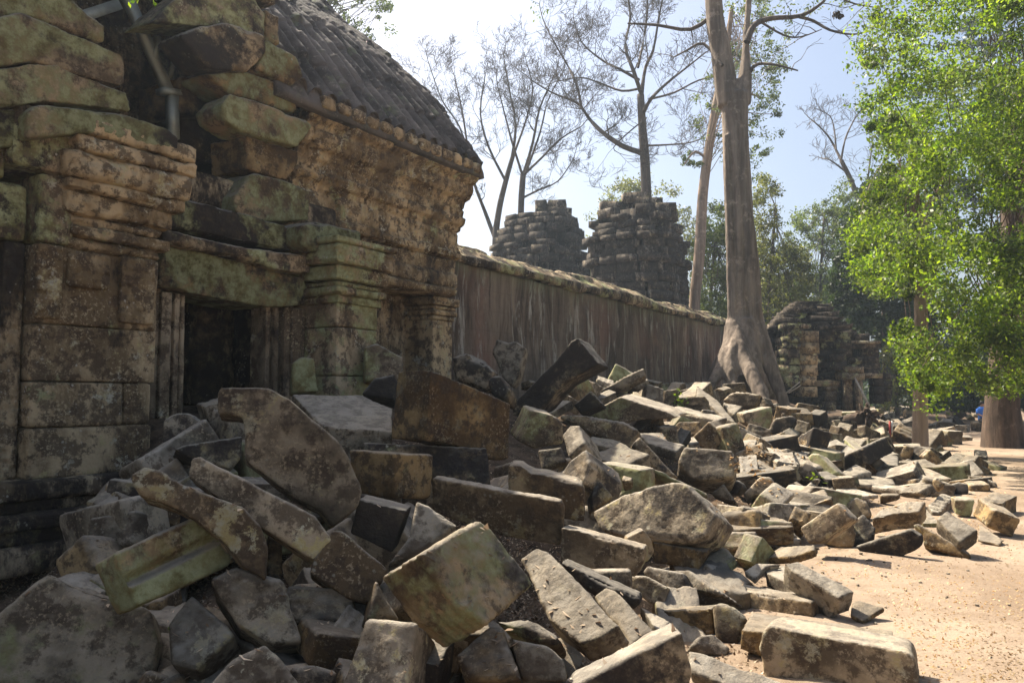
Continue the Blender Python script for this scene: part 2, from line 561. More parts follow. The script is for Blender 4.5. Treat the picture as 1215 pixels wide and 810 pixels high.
def mat_laterite():
    m, nt = nodes_of('streaked_wall_stone'); t = NT(nt)
    tc = t.n('ShaderNodeTexCoord'); v = tc.outputs['Object']
    def mp(s):
        x = t.n('ShaderNodeMapping'); x.inputs['Scale'].default_value = s; t.l(v, x.inputs[0]); return x.outputs[0]
    n1 = t.noise(mp((1.5, 1, 0.3)), 1.0, 9, 0.7, 0.6)
    n2 = t.noise(mp((4.2, 1, 0.55)), 1.0, 10, 0.75, 0.8)
    n3 = t.noise(mp((4.6, 1, 0.35)), 1.0, 10, 0.78, 0.5)
    n4 = t.noise(mp((0.5, 1, 0.25)), 1.0, 5, 0.6)
    col = t.mix(t.ramp(n1, 0.36, 0.66), (0.065, 0.05, 0.038), (0.27, 0.21, 0.155))
    col = t.mix(t.ramp(n4, 0.5, 0.68, 0.0, 0.6), col, (0.24, 0.125, 0.09))
    n5 = t.noise(v, 0.8, 7, 0.7)
    col = t.mix(t.ramp(n5, 0.5, 0.64, 0.0, 0.6), col, (0.085, 0.075, 0.062))
    col = t.mix(t.ramp(n2, 0.53, 0.63, 0.0, 0.9), col, (0.42, 0.39, 0.33))
    col = t.mix(t.ramp(n3, 0.52, 0.66, 0.0, 0.9), col, (0.025, 0.021, 0.018))
    sz = t.n('ShaderNodeSeparateXYZ'); t.l(v, sz.inputs[0])
    g = t.math('MULTIPLY', t.ramp(t.math('ADD', sz.outputs[2], t.math('MULTIPLY', n2, 1.2)), 4.4, 5.1, 0.0, 0.75), 1.0)
    col = t.mix(g, col, (0.17, 0.19, 0.11))
    br = t.n('ShaderNodeTexBrick'); br.inputs['Scale'].default_value = 1.0
    br.inputs['Mortar Size'].default_value = 0.012; br.inputs['Brick Width'].default_value = 0.9; br.inputs['Row Height'].default_value = 0.42
    br.inputs['Color1'].default_value = (1, 1, 1, 1); br.inputs['Color2'].default_value = (0.9, 0.9, 0.9, 1); br.inputs['Mortar'].default_value = (0, 0, 0, 1)
    rx = t.n('ShaderNodeMapping'); rx.inputs['Rotation'].default_value = (R(90), 0, 0); t.l(v, rx.inputs[0]); t.l(rx.outputs[0], br.inputs['Vector'])
    col = t.mix(0.1, col, t.mix(1.0, col, br.outputs['Color'], 'MULTIPLY'))
    b = t.bump(br.outputs['Color'], 0.12, 0.03)
    b = t.bump(t.noise(mp((6, 6, 2.5)), 1.0, 8, 0.75), 0.8, 0.07, b)
    b = t.bump(t.noise(v, 30.0, 5, 0.7), 0.5, 0.012, b)
    t.out(col, 0.95, b, 0.1)
    return m

def mat_tile():
    m, nt = nodes_of('stone_roof_tile'); t = NT(nt)
    tc = t.n('ShaderNodeTexCoord'); v = tc.outputs['Object']
    n1 = t.noise(v, 1.3, 8, 0.65); n2 = t.noise(v, 9.0, 8, 0.72)
    col = t.mix(t.ramp(n1, 0.35, 0.65), (0.036, 0.03, 0.026), (0.125, 0.105, 0.09))
    col = t.mix(t.ramp(n2, 0.54, 0.7, 0.0, 0.7), col, (0.25, 0.21, 0.17))
    col = t.mix(t.ramp(t.noise(v, 2.2, 8, 0.7), 0.56, 0.68, 0.0, 0.55), col, (0.15, 0.17, 0.09))
    b = t.bump(t.noise(v, 12.0, 8, 0.72), 0.7, 0.03)
    t.out(col, 0.85, b, 0.25)
    return m

def mat_ground():
    m, nt = nodes_of('sandy_earth'); t = NT(nt)
    ge = t.n('ShaderNodeNewGeometry'); p = ge.outputs['Position']
    dt = t.n('ShaderNodeVectorMath', operation='DOT_PRODUCT'); dt.inputs[1].default_value = (-DN[0], -DN[1], 0); t.l(p, dt.inputs[0])
    w = dt.outputs['Value']
    n1 = t.noise(p, 0.55, 8, 0.6); n2 = t.noise(p, 4.0, 8, 0.7); n3 = t.noise(p, 26.0, 6, 0.75)
    sand = t.mix(t.ramp(n1, 0.34, 0.66), (0.205, 0.15, 0.102), (0.32, 0.248, 0.18))
    sand = t.mix(t.ramp(n2, 0.42, 0.75, 0.0, 0.45), sand, (0.17, 0.118, 0.076))
    sand = t.mix(t.ramp(n3, 0.5, 0.75, 0.0, 0.4), sand, (0.42, 0.33, 0.245))
    vd = t.voro(p, 13.0)
    peb = t.math('MULTIPLY', t.ramp(vd, 0.17, 0.1), t.ramp(t.noise(p, 1.1, 4, 0.6), 0.5, 0.66))
    sand = t.mix(peb, sand, (0.2, 0.15, 0.1))
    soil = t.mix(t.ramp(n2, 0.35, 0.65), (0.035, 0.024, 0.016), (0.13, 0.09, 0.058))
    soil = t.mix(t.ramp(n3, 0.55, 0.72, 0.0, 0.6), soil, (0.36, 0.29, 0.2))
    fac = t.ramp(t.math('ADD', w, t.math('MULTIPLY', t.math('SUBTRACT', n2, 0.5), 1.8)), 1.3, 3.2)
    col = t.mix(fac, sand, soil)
    b = t.bump(n2, 0.5, 0.05); b = t.bump(n3, 0.6, 0.02, b); b = t.bump(t.noise(p, 120.0, 3, 0.7), 0.5, 0.005, b)
    t.out(col, 0.96, b, 0.1)
    return m

def mat_bark(name, a, b_, scale=1.0):
    m, nt = nodes_of(name); t = NT(nt)
    tc = t.n('ShaderNodeTexCoord'); v = tc.outputs['Object']
    mp = t.n('ShaderNodeMapping'); mp.inputs['Scale'].default_value = (4 * scale, 4 * scale, 0.45 * scale); t.l(v, mp.inputs[0])
    n1 = t.noise(mp.outputs[0], 1.0, 8, 0.68); n2 = t.noise(v, 3.0 * scale, 8, 0.7)
    col = t.mix(t.ramp(n1, 0.33, 0.68), a, b_)
    col = t.mix(t.ramp(n2, 0.54, 0.68, 0.0, 0.55), col, tuple(min(1, x * 1.5 + 0.03) for x in b_))
    col = t.mix(t.ramp(t.noise(v, 1.1 * scale, 6, 0.65), 0.55, 0.7, 0.0, 0.5), col, tuple(x * 0.5 for x in a))
    b = t.bump(n1, 0.8, 0.06); b = t.bump(t.noise(v, 22 * scale, 6, 0.7), 0.5, 0.015, b)
    t.out(col, 0.9, b, 0.2)
    return m

def mat_leaf(name, a, b_, trans=0.5, gloss=0.35):
    m, nt = nodes_of(name); t = NT(nt)
    ge = t.n('ShaderNodeNewGeometry')
    col = t.mix(ge.outputs['Random Per Island'], a, b_)
    v = t.noise(ge.outputs['Position'], 0.7, 3, 0.6)
    hs = t.n('ShaderNodeHueSaturation'); t.l(t.ramp(v, 0.32, 0.68, 0.45, 1.35), hs.inputs['Value']); t.l(col, hs.inputs['Color'])
    p = t.n('ShaderNodeBsdfPrincipled'); t.l(hs.outputs[0], p.inputs['Base Color'])
    p.inputs['Roughness'].default_value = 0.45; p.inputs['Specular IOR Level'].default_value = gloss
    tr = t.n('ShaderNodeBsdfTranslucent')
    h2 = t.n('ShaderNodeHueSaturation'); h2.inputs['Hue'].default_value = 0.485; h2.inputs['Saturation'].default_value = 1.1; h2.inputs['Value'].default_value = 1.7
    t.l(hs.outputs[0], h2.inputs['Color']); t.l(h2.outputs[0], tr.inputs[0])
    mx = t.n('ShaderNodeMixShader'); mx.inputs[0].default_value = trans
    t.l(p.outputs[0], mx.inputs[1]); t.l(tr.outputs[0], mx.inputs[2])
    o = t.n('ShaderNodeOutputMaterial'); t.l(mx.outputs[0], o.inputs[0])
    return m

def mat_plain(name, c, rough=0.7, bumpy=0.0, metal=0.0):
    m, nt = nodes_of(name); t = NT(nt)
    tc = t.n('ShaderNodeTexCoord'); v = tc.outputs['Object']
    n = t.noise(v, 6.0, 6, 0.65)
    col = t.mix(t.ramp(n, 0.3, 0.7), tuple(x * 0.75 for x in c), tuple(min(1, x * 1.15) for x in c))
    b = t.bump(t.noise(v, 20.0, 5, 0.7), bumpy, 0.01) if bumpy else None
    p, o = t.out(col, rough, b, 0.3)
    p.inputs['Metallic'].default_value = metal
    return m

M = {
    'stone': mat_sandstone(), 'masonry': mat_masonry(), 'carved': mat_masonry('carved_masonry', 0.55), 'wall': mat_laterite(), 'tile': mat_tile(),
    'ground': mat_ground(),
    'bark_fig': mat_bark('smooth_fig_bark', (0.105, 0.082, 0.063), (0.27, 0.215, 0.165)),
    'bark_pale': mat_bark('pale_bark', (0.2, 0.145, 0.1), (0.36, 0.27, 0.2)),
    'bark_dark': mat_bark('dark_bark', (0.06, 0.048, 0.039), (0.13, 0.102, 0.08)),
    'bark_brown': mat_bark('fissured_brown_bark', (0.045, 0.031, 0.022), (0.11, 0.075, 0.052), 1.6),
    'leaf_bright': mat_leaf('bright_leaf', (0.045, 0.1, 0.014), (0.17, 0.245, 0.032), 0.58),
    'leaf_mid': mat_leaf('mid_leaf', (0.05, 0.085, 0.022), (0.12, 0.15, 0.045), 0.5),
    'leaf_dark': mat_leaf('dark_leaf', (0.018, 0.036, 0.01), (0.045, 0.07, 0.02), 0.35),
    'leaf_olive': mat_leaf('olive_leaf', (0.075, 0.1, 0.025), (0.16, 0.17, 0.05), 0.5),
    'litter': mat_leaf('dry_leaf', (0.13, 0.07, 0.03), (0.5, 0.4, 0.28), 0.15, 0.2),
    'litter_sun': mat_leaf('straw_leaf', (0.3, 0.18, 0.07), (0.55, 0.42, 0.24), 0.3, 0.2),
    'steel': mat_plain('painted_steel', (0.3, 0.33, 0.3), 0.5, 0.1, 0.3),
    'blue': mat_plain('blue_cloth', (0.06, 0.2, 0.62), 0.9, 0.2),
    'darkcloth': mat_plain('dark_cloth', (0.03, 0.03, 0.035), 0.9, 0.2),
    'skin': mat_plain('skin', (0.35, 0.2, 0.13), 0.6),
    'hair': mat_plain('black_hair', (0.012, 0.01, 0.009), 0.6),
    'red': mat_plain('red_paint', (0.35, 0.04, 0.03), 0.7),
    'white': mat_plain('white_paint', (0.7, 0.68, 0.62), 0.7),
    'wood': mat_plain('weathered_wood', (0.4, 0.34, 0.26), 0.9, 0.4),
}

# ------------------------------------------------------------------ the ground: one sheet, sandy path and slope of debris
def build_ground():
    us = np.concatenate([np.linspace(-260, -12, 26)[:-1], np.linspace(-12, -2, 40)[:-1], np.arange(-2, 22, 0.09), np.arange(22, 48, 0.22), np.linspace(48, 700, 50)[1:]])
    ws = np.concatenate([np.linspace(-400, -9, 36)[:-1], np.linspace(-9, -4, 24)[:-1], np.arange(-4, 10.4, 0.09), np.linspace(10.4, 18, 20)[1:], np.linspace(18, 500, 44)[1:]])
    U, W = np.meshgrid(us, ws, indexing='ij')
    X = DU[0] * U - DN[0] * W; Y = DU[1] * U - DN[1] * W
    Z = floor_h(X.ravel(), Y.ravel()).reshape(X.shape)
    V = np.stack([X, Y, Z], -1).reshape(-1, 3)
    a, b = U.shape
    idx = np.arange(a * b).reshape(a, b)
    Q = np.stack([idx[:-1, :-1], idx[1:, :-1], idx[1:, 1:], idx[:-1, 1:]], -1).reshape(-1, 4)
    Q = Q[:, ::-1]
    me = mesh_np('ground', V, Q)
    if me.polygons[0].normal.z < 0:
        me.flip_normals()
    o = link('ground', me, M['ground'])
    tag(o, kind='structure')
    return o

build_ground()

# ------------------------------------------------------------------ building helpers (temple frame: x along the wall, y away from the path)
def troot(name, label, cat, u, w, z=0.0):
    x, y = xy_of(u, w)
    r = thing(name, label, cat, (x, y, z), ROT)
    r['_o'] = (u, w, z)
    return r

def tpart(name, me, mat, root, color=(0.3, 0.3, 0.4, 0.5)):
    u, w, z = root['_o']
    return link(name, me, mat, root, (-u, -w, -z), color=color)

def sweep(name, prof, u0, u1, du, amp=0.02, nsc=3.0, seed=0, res=0.05, sag=0.0, joints=0.0):
    """closed profile of (w, z) points drawn along the wall, surface uneven"""
    P = [np.array(p, float) for p in prof]
    pts = []
    for i in range(len(P)):
        a, b = P[i], P[(i + 1) % len(P)]
        k = max(1, int(np.linalg.norm(b - a) / res))
        for j in range(k): pts.append(a + (b - a) * j / k)
    pts = np.array(pts); m = len(pts)
    tg = np.roll(pts, -1, 0) - np.roll(pts, 1, 0)
    nr = np.stack([tg[:, 1], -tg[:, 0]], -1); nr /= np.linalg.norm(nr, axis=1)[:, None] + 1e-9
    cen = pts.mean(0)
    if ((pts - cen) * nr).sum() < 0: nr = -nr
    n = max(2, int(abs(u1 - u0) / du) + 1)
    uu = np.linspace(u0, u1, n)
    V = np.zeros((n, m, 3))
    V[:, :, 0] = uu[:, None]
    V[:, :, 1] = pts[None, :, 0]
    V[:, :, 2] = pts[None, :, 1]
    q = V.reshape(-1, 3)
    d = (fnoise(q * nsc, seed, 3) * amp + fnoise(q * nsc * 0.25, seed + 4, 2) * amp * 1.6 + fnoise(q * nsc * 5, seed + 8, 2) * amp * 0.35).reshape(n, m)
    if joints:
        # slight steps from stone to stone and a narrow open joint between
        rows = np.floor(pts[:, 1] / 0.42)
        s = uu[:, None] / joints + rows[None, :] * 0.37
        cell = np.floor(s); fr = np.abs(s - np.round(s)) * joints
        st = _hash(cell.astype(int), np.broadcast_to(rows, cell.shape).astype(int), np.zeros_like(cell, int), seed)
        d += st * amp * 1.6 - np.exp(-(fr / 0.022) ** 2) * amp * 3.0 - (np.exp(-((pts[:, 1] / 0.42 - np.round(pts[:, 1] / 0.42)) * 0.42 / 0.02) ** 2))[None, :] * amp * 1.5
    V[:, :, 1] += nr[None, :, 0] * d
    V[:, :, 2] += nr[None, :, 1] * d
    if sag:
        V[:, :, 2] += (fnoise(np.stack([uu * 0.5, uu * 0, uu * 0], -1), seed + 2, 3) * sag)[:, None]
    idx = np.arange(n * m).reshape(n, m)
    i2 = np.roll(idx, -1, 1)
    Q = np.stack([idx[:-1], i2[:-1], i2[1:], idx[1:]], -1).reshape(-1, 4)
    ca, cb = n * m, n * m + 1
    V = np.concatenate([V.reshape(-1, 3), [[u0, cen[0], cen[1]], [u1, cen[0], cen[1]]]])
    T = np.concatenate([np.stack([np.full(m, ca), i2[0], idx[0]], -1), np.stack([np.full(m, cb), idx[-1], i2[-1]], -1)])
    return mesh_np(name, V, [Q, T])

def tpoly(pts, w, crop=None):
    out = []
    for p in pts:
        px, py = (crop[0] + p[0] / crop[2], crop[1] + p[1] / crop[2]) if crop else p
        u, z = tp(px, py, w)
        out.append((u, w, z))
    return out

R1, R2, R5 = (0, 0, 3), (0, 270, 3), (300, 270, 3)

# ------------------------------------------------------------------ the gateway at the left: pier, doorway, stacked cornice stones
gate = troot('temple_gateway', 'ruined mossy sandstone temple gateway with dark doorway behind the fallen blocks', 'temple', 4.4, 8.0)

def box_stone(u0, u1, w0, w1, z0, z1, seed, voxel=0.03, wear=0.03, rough=1.0, **kw):
    p, e = bx(u0, u1, w0, w1, z0, z1)
    return dict(poly=p, ext=e, seed=seed, voxel=voxel, wear=wear, rough=rough, **kw)

# pier shaft in courses (joint lines at the heights of the photograph)
L = []
zs = [0.86, 1.32, 1.74, 2.26, 2.98]
for i in range(4):
    z0, z1 = zs[i], zs[i + 1] - 0.006
    if i == 1:
        L += [box_stone(3.82, 4.72, 7.4, 8.3, z0, z1, 11 + i, wear=0.018, rough=0.5), box_stone(4.73, 5.02, 7.42, 8.3, z0, z1, 15, wear=0.02, rough=0.5)]
    else:
        L += [box_stone(3.82, 5.02 + 0.01 * i, 7.4, 8.3, z0, z1, 21 + i, wear=0.018, rough=0.5)]
tpart('pier', stones_mesh('pier', L), M['masonry'], gate, (0.18, 0.5, 0.25, 0.5))
# sunk carved niche and little pilaster strip on the upper pier
L = [box_stone(4.62, 4.98, 7.34, 7.5, 2.32, 2.98, 31, 0.022, 0.015, 0.4), box_stone(3.82, 4.05, 7.35, 7.5, 2.3, 2.98, 32, 0.022, 0.015, 0.4), box_stone(4.1, 4.5, 7.33, 7.5, 2.62, 2.95, 36, 0.022, 0.03, 0.6)]
tpart('pilaster_strip', stones_mesh('pilaster_strip', L), M['carved'], gate, (0.1, 0.4, 0.15, 0.5))
# plinth mouldings
L = []
for i, (z0, z1, o) in enumerate([(0.1, 0.34, 0.3), (0.34, 0.46, 0.2), (0.46, 0.6, 0.26), (0.6, 0.7, 0.12), (0.7, 0.86, 0.17)]):
    L.append(box_stone(2.2, 5.02 + o * 0.6, 7.4 - o, 8.6, z0, z1 - 0.008, 41 + i, wear=0.035))
tpart('plinth', stones_mesh('plinth', L), M['masonry'], gate, (0.3, 0.75, 0.5, 0.3))
# side recess with upright mouldings, left edge of the picture
L = [box_stone(2.3, 3.84, 7.8, 8.6, 0.86, 3.0, 51, rough=0.6)]
for k, (a, b, w0) in enumerate([(3.62, 3.8, 7.52), (3.5, 3.6, 7.6), (3.38, 3.47, 7.68), (3.05, 3.3, 7.62), (2.7, 3.0, 7.5), (2.3, 2.66, 7.45)]):
    L.append(box_stone(a, b, w0, 8.0, 0.86, 2.98, 55 + k, 0.024, 0.014, 0.35))
tpart('moulded_recess', stones_mesh('moulded_recess', L), M['carved'], gate, (0.15, 0.75, 0.3, 0.4))
# capital flaring outward
L = []
for i, (z0, z1, o) in enumerate([(2.98, 3.08, 0.05), (3.08, 3.2, 0.12), (3.2, 3.3, 0.06), (3.3, 3.5, 0.12), (3.5, 3.62, 0.2), (3.62, 3.85, 0.24), (3.85, 4.02, 0.27), (4.02, 4.2, 0.28)]):
    L.append(box_stone(4.12 - o * 0.4 + random.uniform(-.06, .06), 5.02 + o + random.uniform(-.03, .02), 7.4 - o, 8.5, z0, z1 - 0.002, 61 + i, wear=0.07, rough=2.0, chips=1.3))
tpart('capital', stones_mesh('capital', L), M['carved'], gate, (0.3, 0.35, 0.2, 0.5))
L = [box_stone(3.82, 4.14, 7.36, 8.4, 2.99, 3.62, 71), box_stone(3.55, 4.1, 7.3, 8.4, 3.63, 4.18, 72), box_stone(2.4, 3.8, 7.5, 8.5, 3.0, 3.5, 73), box_stone(2.4, 3.54, 7.42, 8.5, 3.51, 4.2, 74)]
tpart('upper_masonry', stones_mesh('upper_masonry', L), M['masonry'], gate, (0.55, 0.6, 0.4, 0.5))
# four overhanging cornice stones, drawn from the photograph on the plane of the pier
corn = [
    ([(-60, -150), (200, -60), (310, 50), (375, 90), (370, 150), (250, 110), (110, 55), (-60, 70)], 7.3, 1.3),
    ([(-60, 78), (75, 52), (110, 62), (440, 187), (455, 225), (455, 305), (430, 310), (110, 215), (-60, 240)], 7.22, 1.3),
    ([(-60, 248), (30, 237), (100, 222), (200, 227), (450, 330), (468, 393), (460, 398), (180, 363), (95, 373), (-60, 385)], 7.2, 1.2),
    ([(105, 400), (140, 372), (420, 397), (600, 452), (638, 490), (640, 535), (540, 520), (350, 472), (105, 490)], 7.12, 1.2),
    ([(-60, 395), (100, 382), (100, 520), (-60, 530)], 7.32, 1.0),
    ([(-60, -290), (130, -200), (190, -75), (-60, -158)], 7.5, 1.2),
]
for i, (pl, w, th) in enumerate(corn):
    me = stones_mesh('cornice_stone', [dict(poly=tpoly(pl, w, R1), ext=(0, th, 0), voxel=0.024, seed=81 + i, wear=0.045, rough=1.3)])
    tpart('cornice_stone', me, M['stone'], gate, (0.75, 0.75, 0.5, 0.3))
# doorway
L = [box_stone(5.0, 5.52, 8.02, 8.8, 0.6, 3.3, 101, rough=0.5)]
tpart('door_wall', stones_mesh('door_wall', L), M['masonry'], gate, (0.35, 0.7, 0.6, 0.4))
fr = stones_mesh('door_frame', [box_stone(5.45, 7.62, 8.1, 8.6, 0.6, 0.95, 109, rough=0.6)])
frame = tpart('door_frame', fr, M['masonry'], gate, (0.3, 0.7, 0.5, 0.4))
def jamb(strips, seed):
    L = [box_stone(a, b, w, 8.32, 0.9, 2.76, seed + k, 0.02, 0.012, 0.3) for k, (a, b, w) in enumerate(strips)]
    o = link('jamb', stones_mesh('jamb', L), M['masonry'], frame, (0, 0, 0), color=(0.2, 0.6, 0.6, 0.5))
jamb([(5.5, 5.62, 7.98), (5.625, 5.67, 8.03), (5.675, 5.74, 8.0), (5.745, 5.78, 8.06), (5.785, 5.84, 8.03)], 111)
jamb([(7.02, 7.09, 8.03), (7.095, 7.14, 8.08), (7.145, 7.22, 8.01), (7.225, 7.27, 8.06), (7.275, 7.38, 7.98), (7.385, 7.62, 7.95)], 121)
me = stones_mesh('lintel', [dict(poly=tpoly([(570, 130), (600, 62), (720, 82), (900, 130), (1085, 182), (1098, 212), (1062, 278), (940, 282), (680, 236), (640, 217), (570, 215)], 7.86, R2), ext=(0, 0.75, 0), voxel=0.022, seed=131, wear=0.03, rough=1.2)])
link('lintel', me, M['stone'], frame, (0, 0, 0), color=(0.8, 0.6, 0.3, 0.6))
for i, (pl, w, cr) in enumerate([([(585, 2), (700, 30), (870, 72), (1080, 98), (1108, 120), (1105, 163), (1000, 152), (850, 104), (700, 77), (585, 45)], 7.72, R2),
                                 ([(200, 253), (213, 232), (283, 250), (356, 274), (359, 300), (283, 286), (200, 269)], 7.8, None)]):
    me = stones_mesh('door_cornice', [dict(poly=tpoly(pl, w, cr), ext=(0, 0.8, 0), voxel=0.024, seed=135 + i, wear=0.04, rough=1.2)])
    tpart('door_cornice', me, M['stone'], gate, (0.6, 0.75, 0.2, 0.5))
# pilaster right of the door, green side towards us
L = []
for i, (z0, z1) in enumerate([(0.9, 1.86), (1.87, 2.5), (2.51, 2.82)]):
    L.append(box_stone(7.64, 8.42, 7.4, 8.6, z0, z1, 141 + i, wear=0.02, rough=0.5))
L.append(box_stone(8.2, 8.46, 7.5, 8.5, 0.9, 2.8, 148, wear=0.02, rough=0.5))
tpart('pilaster', stones_mesh('pilaster', L), M['masonry'], gate, (0.62, 0.5, 0.35, 0.5))
L = []
for i, (z0, z1, o) in enumerate([(2.82, 2.92, 0.05), (2.92, 3.02, 0.12), (3.02, 3.1, 0.08), (3.1, 3.3, 0.16), (3.3, 3.55, 0.24), (3.55, 3.64, 0.27)]):
    L.append(box_stone(7.64 - o * 1.1, 8.42 + o * 0.4, 7.4 - o, 8.6, z0, z1 - 0.006, 151 + i, wear=0.03))
tpart('capital', stones_mesh('capital', L), M['carved'], gate, (0.72, 0.45, 0.3, 0.5))
L = [dict(poly=tpoly([(360, 268), (372, 262), (428, 275), (431, 296), (372, 298), (360, 290)], 7.5), ext=(0, 0.9, 0), voxel=0.026, seed=158, wear=0.05, rough=1.3)]
tpart('cornice_stone', stones_mesh('cornice_stone', L), M['stone'], gate, (0.75, 0.6, 0.4, 0.4))
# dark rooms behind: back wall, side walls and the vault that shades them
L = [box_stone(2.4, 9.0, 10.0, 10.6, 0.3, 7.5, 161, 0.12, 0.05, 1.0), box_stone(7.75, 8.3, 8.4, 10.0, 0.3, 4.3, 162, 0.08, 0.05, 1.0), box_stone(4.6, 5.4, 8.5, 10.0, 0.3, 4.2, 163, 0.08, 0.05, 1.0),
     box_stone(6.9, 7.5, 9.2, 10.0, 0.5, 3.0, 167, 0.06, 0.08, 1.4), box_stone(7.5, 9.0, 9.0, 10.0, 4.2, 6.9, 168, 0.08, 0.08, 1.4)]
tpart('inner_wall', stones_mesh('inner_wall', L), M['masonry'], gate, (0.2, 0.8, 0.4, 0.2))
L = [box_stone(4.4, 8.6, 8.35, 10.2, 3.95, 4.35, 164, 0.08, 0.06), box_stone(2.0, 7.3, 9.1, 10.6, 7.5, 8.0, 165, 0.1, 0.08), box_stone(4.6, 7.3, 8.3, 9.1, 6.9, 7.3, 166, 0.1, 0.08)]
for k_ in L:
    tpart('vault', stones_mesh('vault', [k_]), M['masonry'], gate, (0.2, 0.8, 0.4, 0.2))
# the rest of the gate tower rises out of the picture at the left
L = [box_stone(-3.5, 3.2, 8.3, 11.0, 0.2, 6.4, 171, 0.16, 0.1), box_stone(0.2, 4.6, 8.6, 11.2, 6.4, 8.2, 172, 0.16, 0.12), box_stone(1.0, 4.2, 9.6, 11.2, 8.2, 9.0, 173, 0.16, 0.14), box_stone(3.0, 4.5, 8.2, 9.4, 4.3, 7.8, 174, 0.07, 0.06),
     box_stone(-9.5, -3.6, 8.8, 10.6, 0.0, 5.2, 175, 0.2, 0.1)]
tpart('tower', stones_mesh('tower', L), M['masonry'], gate, (0.5, 0.7, 0.4, 0.4))
# tumbled stones at the broken edge of the vault, above and right of the doorway
edge = [
    ([(550, 75), (600, 15), (700, -60), (900, -40), (950, 55), (945, 140), (800, 92), (700, 97)], 8.25, 0.6, (0.7, 0.5, 0.4, 0.5)),
    ([(640, 125), (720, 97), (810, 85), (945, 128), (945, 185), (880, 250), (735, 240)], 8.1, 0.5, (0.2, 0.6, 0.2, 0.5)),
    ([(920, 245), (950, 145), (1055, 205), (1078, 270), (1040, 305)], 8.1, 1.0, (0.65, 0.3, 0.2, 0.6)),
    ([(945, 30), (995, 60), (995, 160), (948, 140)], 8.3, 1.0, (0.8, 0.3, 0.3, 0.4)),
    ([(735, 262), (870, 255), (1060, 320), (1055, 400), (960, 372), (820, 332)], 8.2, 0.55, (0.7, 0.3, 0.2, 0.6)),
    ([(785, 382), (820, 332), (870, 345), (1100, 430), (1112, 452), (1060, 520), (870, 470), (800, 425)], 8.0, 0.5, (0.75, 0.3, 0.3, 0.6)),
    ([(875, 478), (1065, 538), (1060, 590), (1020, 640), (880, 600)], 8.1, 0.7, (0.35, 0.4, 0.2, 0.6)),
    ([(835, 700), (900, 615), (1010, 640), (1105, 680), (1105, 785), (900, 790), (840, 750)], 8.1, 0.9, (0.75, 0.8, 0.4, 0.3)),
    ([(640, 270), (780, 262), (800, 330), (780, 420), (640, 400)], 8.8, 0.9, (0.2, 0.9, 0.4, 0.3)),
    ([(640, 410), (780, 425), (860, 480), (870, 610), (640, 560)], 9.0, 0.9, (0.2, 0.9, 0.4, 0.3)),
]
for i, (pl, w, th, c) in enumerate(edge):
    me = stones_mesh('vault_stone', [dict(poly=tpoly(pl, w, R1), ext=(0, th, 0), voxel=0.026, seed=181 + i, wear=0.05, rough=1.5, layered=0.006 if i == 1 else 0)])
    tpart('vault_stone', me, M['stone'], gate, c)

# ------------------------------------------------------------------ steel prop inside the gateway
r = thing('steel_prop', 'grey green steel prop with diagonal brace in the broken gateway vault', 'prop', (*xy_of(6.2, 8.9), 4.3), ROT)
def beam(a, b, wdt, dep, w=8.9):
    (u0, z0), (u1, z1) = tp(*a, w), tp(*b, w)
    d = Vector((u1 - u0, z1 - z0)); nrm = Vector((-d.y, d.x)).normalized() * wdt / 2
    c = [(u0 + nrm.x, z0 + nrm.y), (u1 + nrm.x, z1 + nrm.y), (u1 - nrm.x, z1 - nrm.y), (u0 - nrm.x, z0 - nrm.y)]
    mb = MB()
    V = [(x - 6.2, w - dep / 2 - 8.9, z - 4.3) for x, z in c] + [(x - 6.2, w + dep / 2 - 8.9, z - 4.3) for x, z in c]
    mb.add(V, [(0, 1, 2, 3), (7, 6, 5, 4), (0, 4, 5, 1), (1, 5, 6, 2), (2, 6, 7, 3), (3, 7, 4, 0)])
    return mb
link('diagonal_brace', beam((139, -30), (200, 110), 0.12, 0.1).mesh('diagonal_brace', False), M['steel'], r)
link('post', beam((204, 112), (205, 165), 0.12, 0.12).mesh('post', False), M['steel'], r)
link('cross_beam', beam((60, 32), (140, 6), 0.12, 0.1, 8.95).mesh('cross_beam', False), M['steel'], r)
link('gusset', beam((185, 45), (181, 70), 0.05, 0.16).mesh('gusset', False), M['steel'], r)
link('gusset', beam((190, 108), (212, 112), 0.07, 0.18).mesh('gusset', False), M['steel'], r)
link('rear_strut', beam((200, 100), (210, 60), 0.06, 0.06, 9.1).mesh('rear_strut', False), M['steel'], r)

# ------------------------------------------------------------------ gallery with the stone tile roof
gal = troot('temple_gallery', 'long temple gallery with ribbed stone tile roof and carved cornice', 'temple', 10.2, 8.9)
prof = [(8.62, 4.08), (8.5, 4.12), (8.5, 4.22), (8.6, 4.26), (8.58, 4.72), (8.5, 4.76), (8.46, 4.86), (8.52, 4.9), (8.46, 5.18), (8.36, 5.22), (8.3, 5.34), (8.3, 5.5), (8.2, 5.56), (8.16, 5.74), (9.6, 5.74), (9.6, 4.08)]
tpart('cornice', sweep('cornice', prof, 7.95, 12.02, 0.025, 0.022, 4.0, 201, 0.035, joints=0.95), M['carved'], gal, (0.35, 0.45, 0.15, 0.6))
prof = [(8.62, 3.56), (8.56, 3.6), (8.56, 3.8), (8.63, 3.84), (8.6, 4.07), (9.4, 4.07), (9.4, 3.56)]
tpart('upper_wall', sweep('upper_wall', prof, 8.46, 11.9, 0.03, 0.016, 4.0, 205, 0.04, joints=1.0), M['masonry'], gal, (0.12, 0.6, 0.2, 0.6))
prof = [(8.64, 3.38), (8.42, 3.4), (8.4, 3.5), (8.5, 3.55), (9.3, 3.55), (9.3, 3.38)]
tpart('ledge', sweep('ledge', prof, 9.4, 11.7, 0.03, 0.02, 5.0, 206, 0.035), M['masonry'], gal, (0.1, 0.25, 0.1, 0.6))
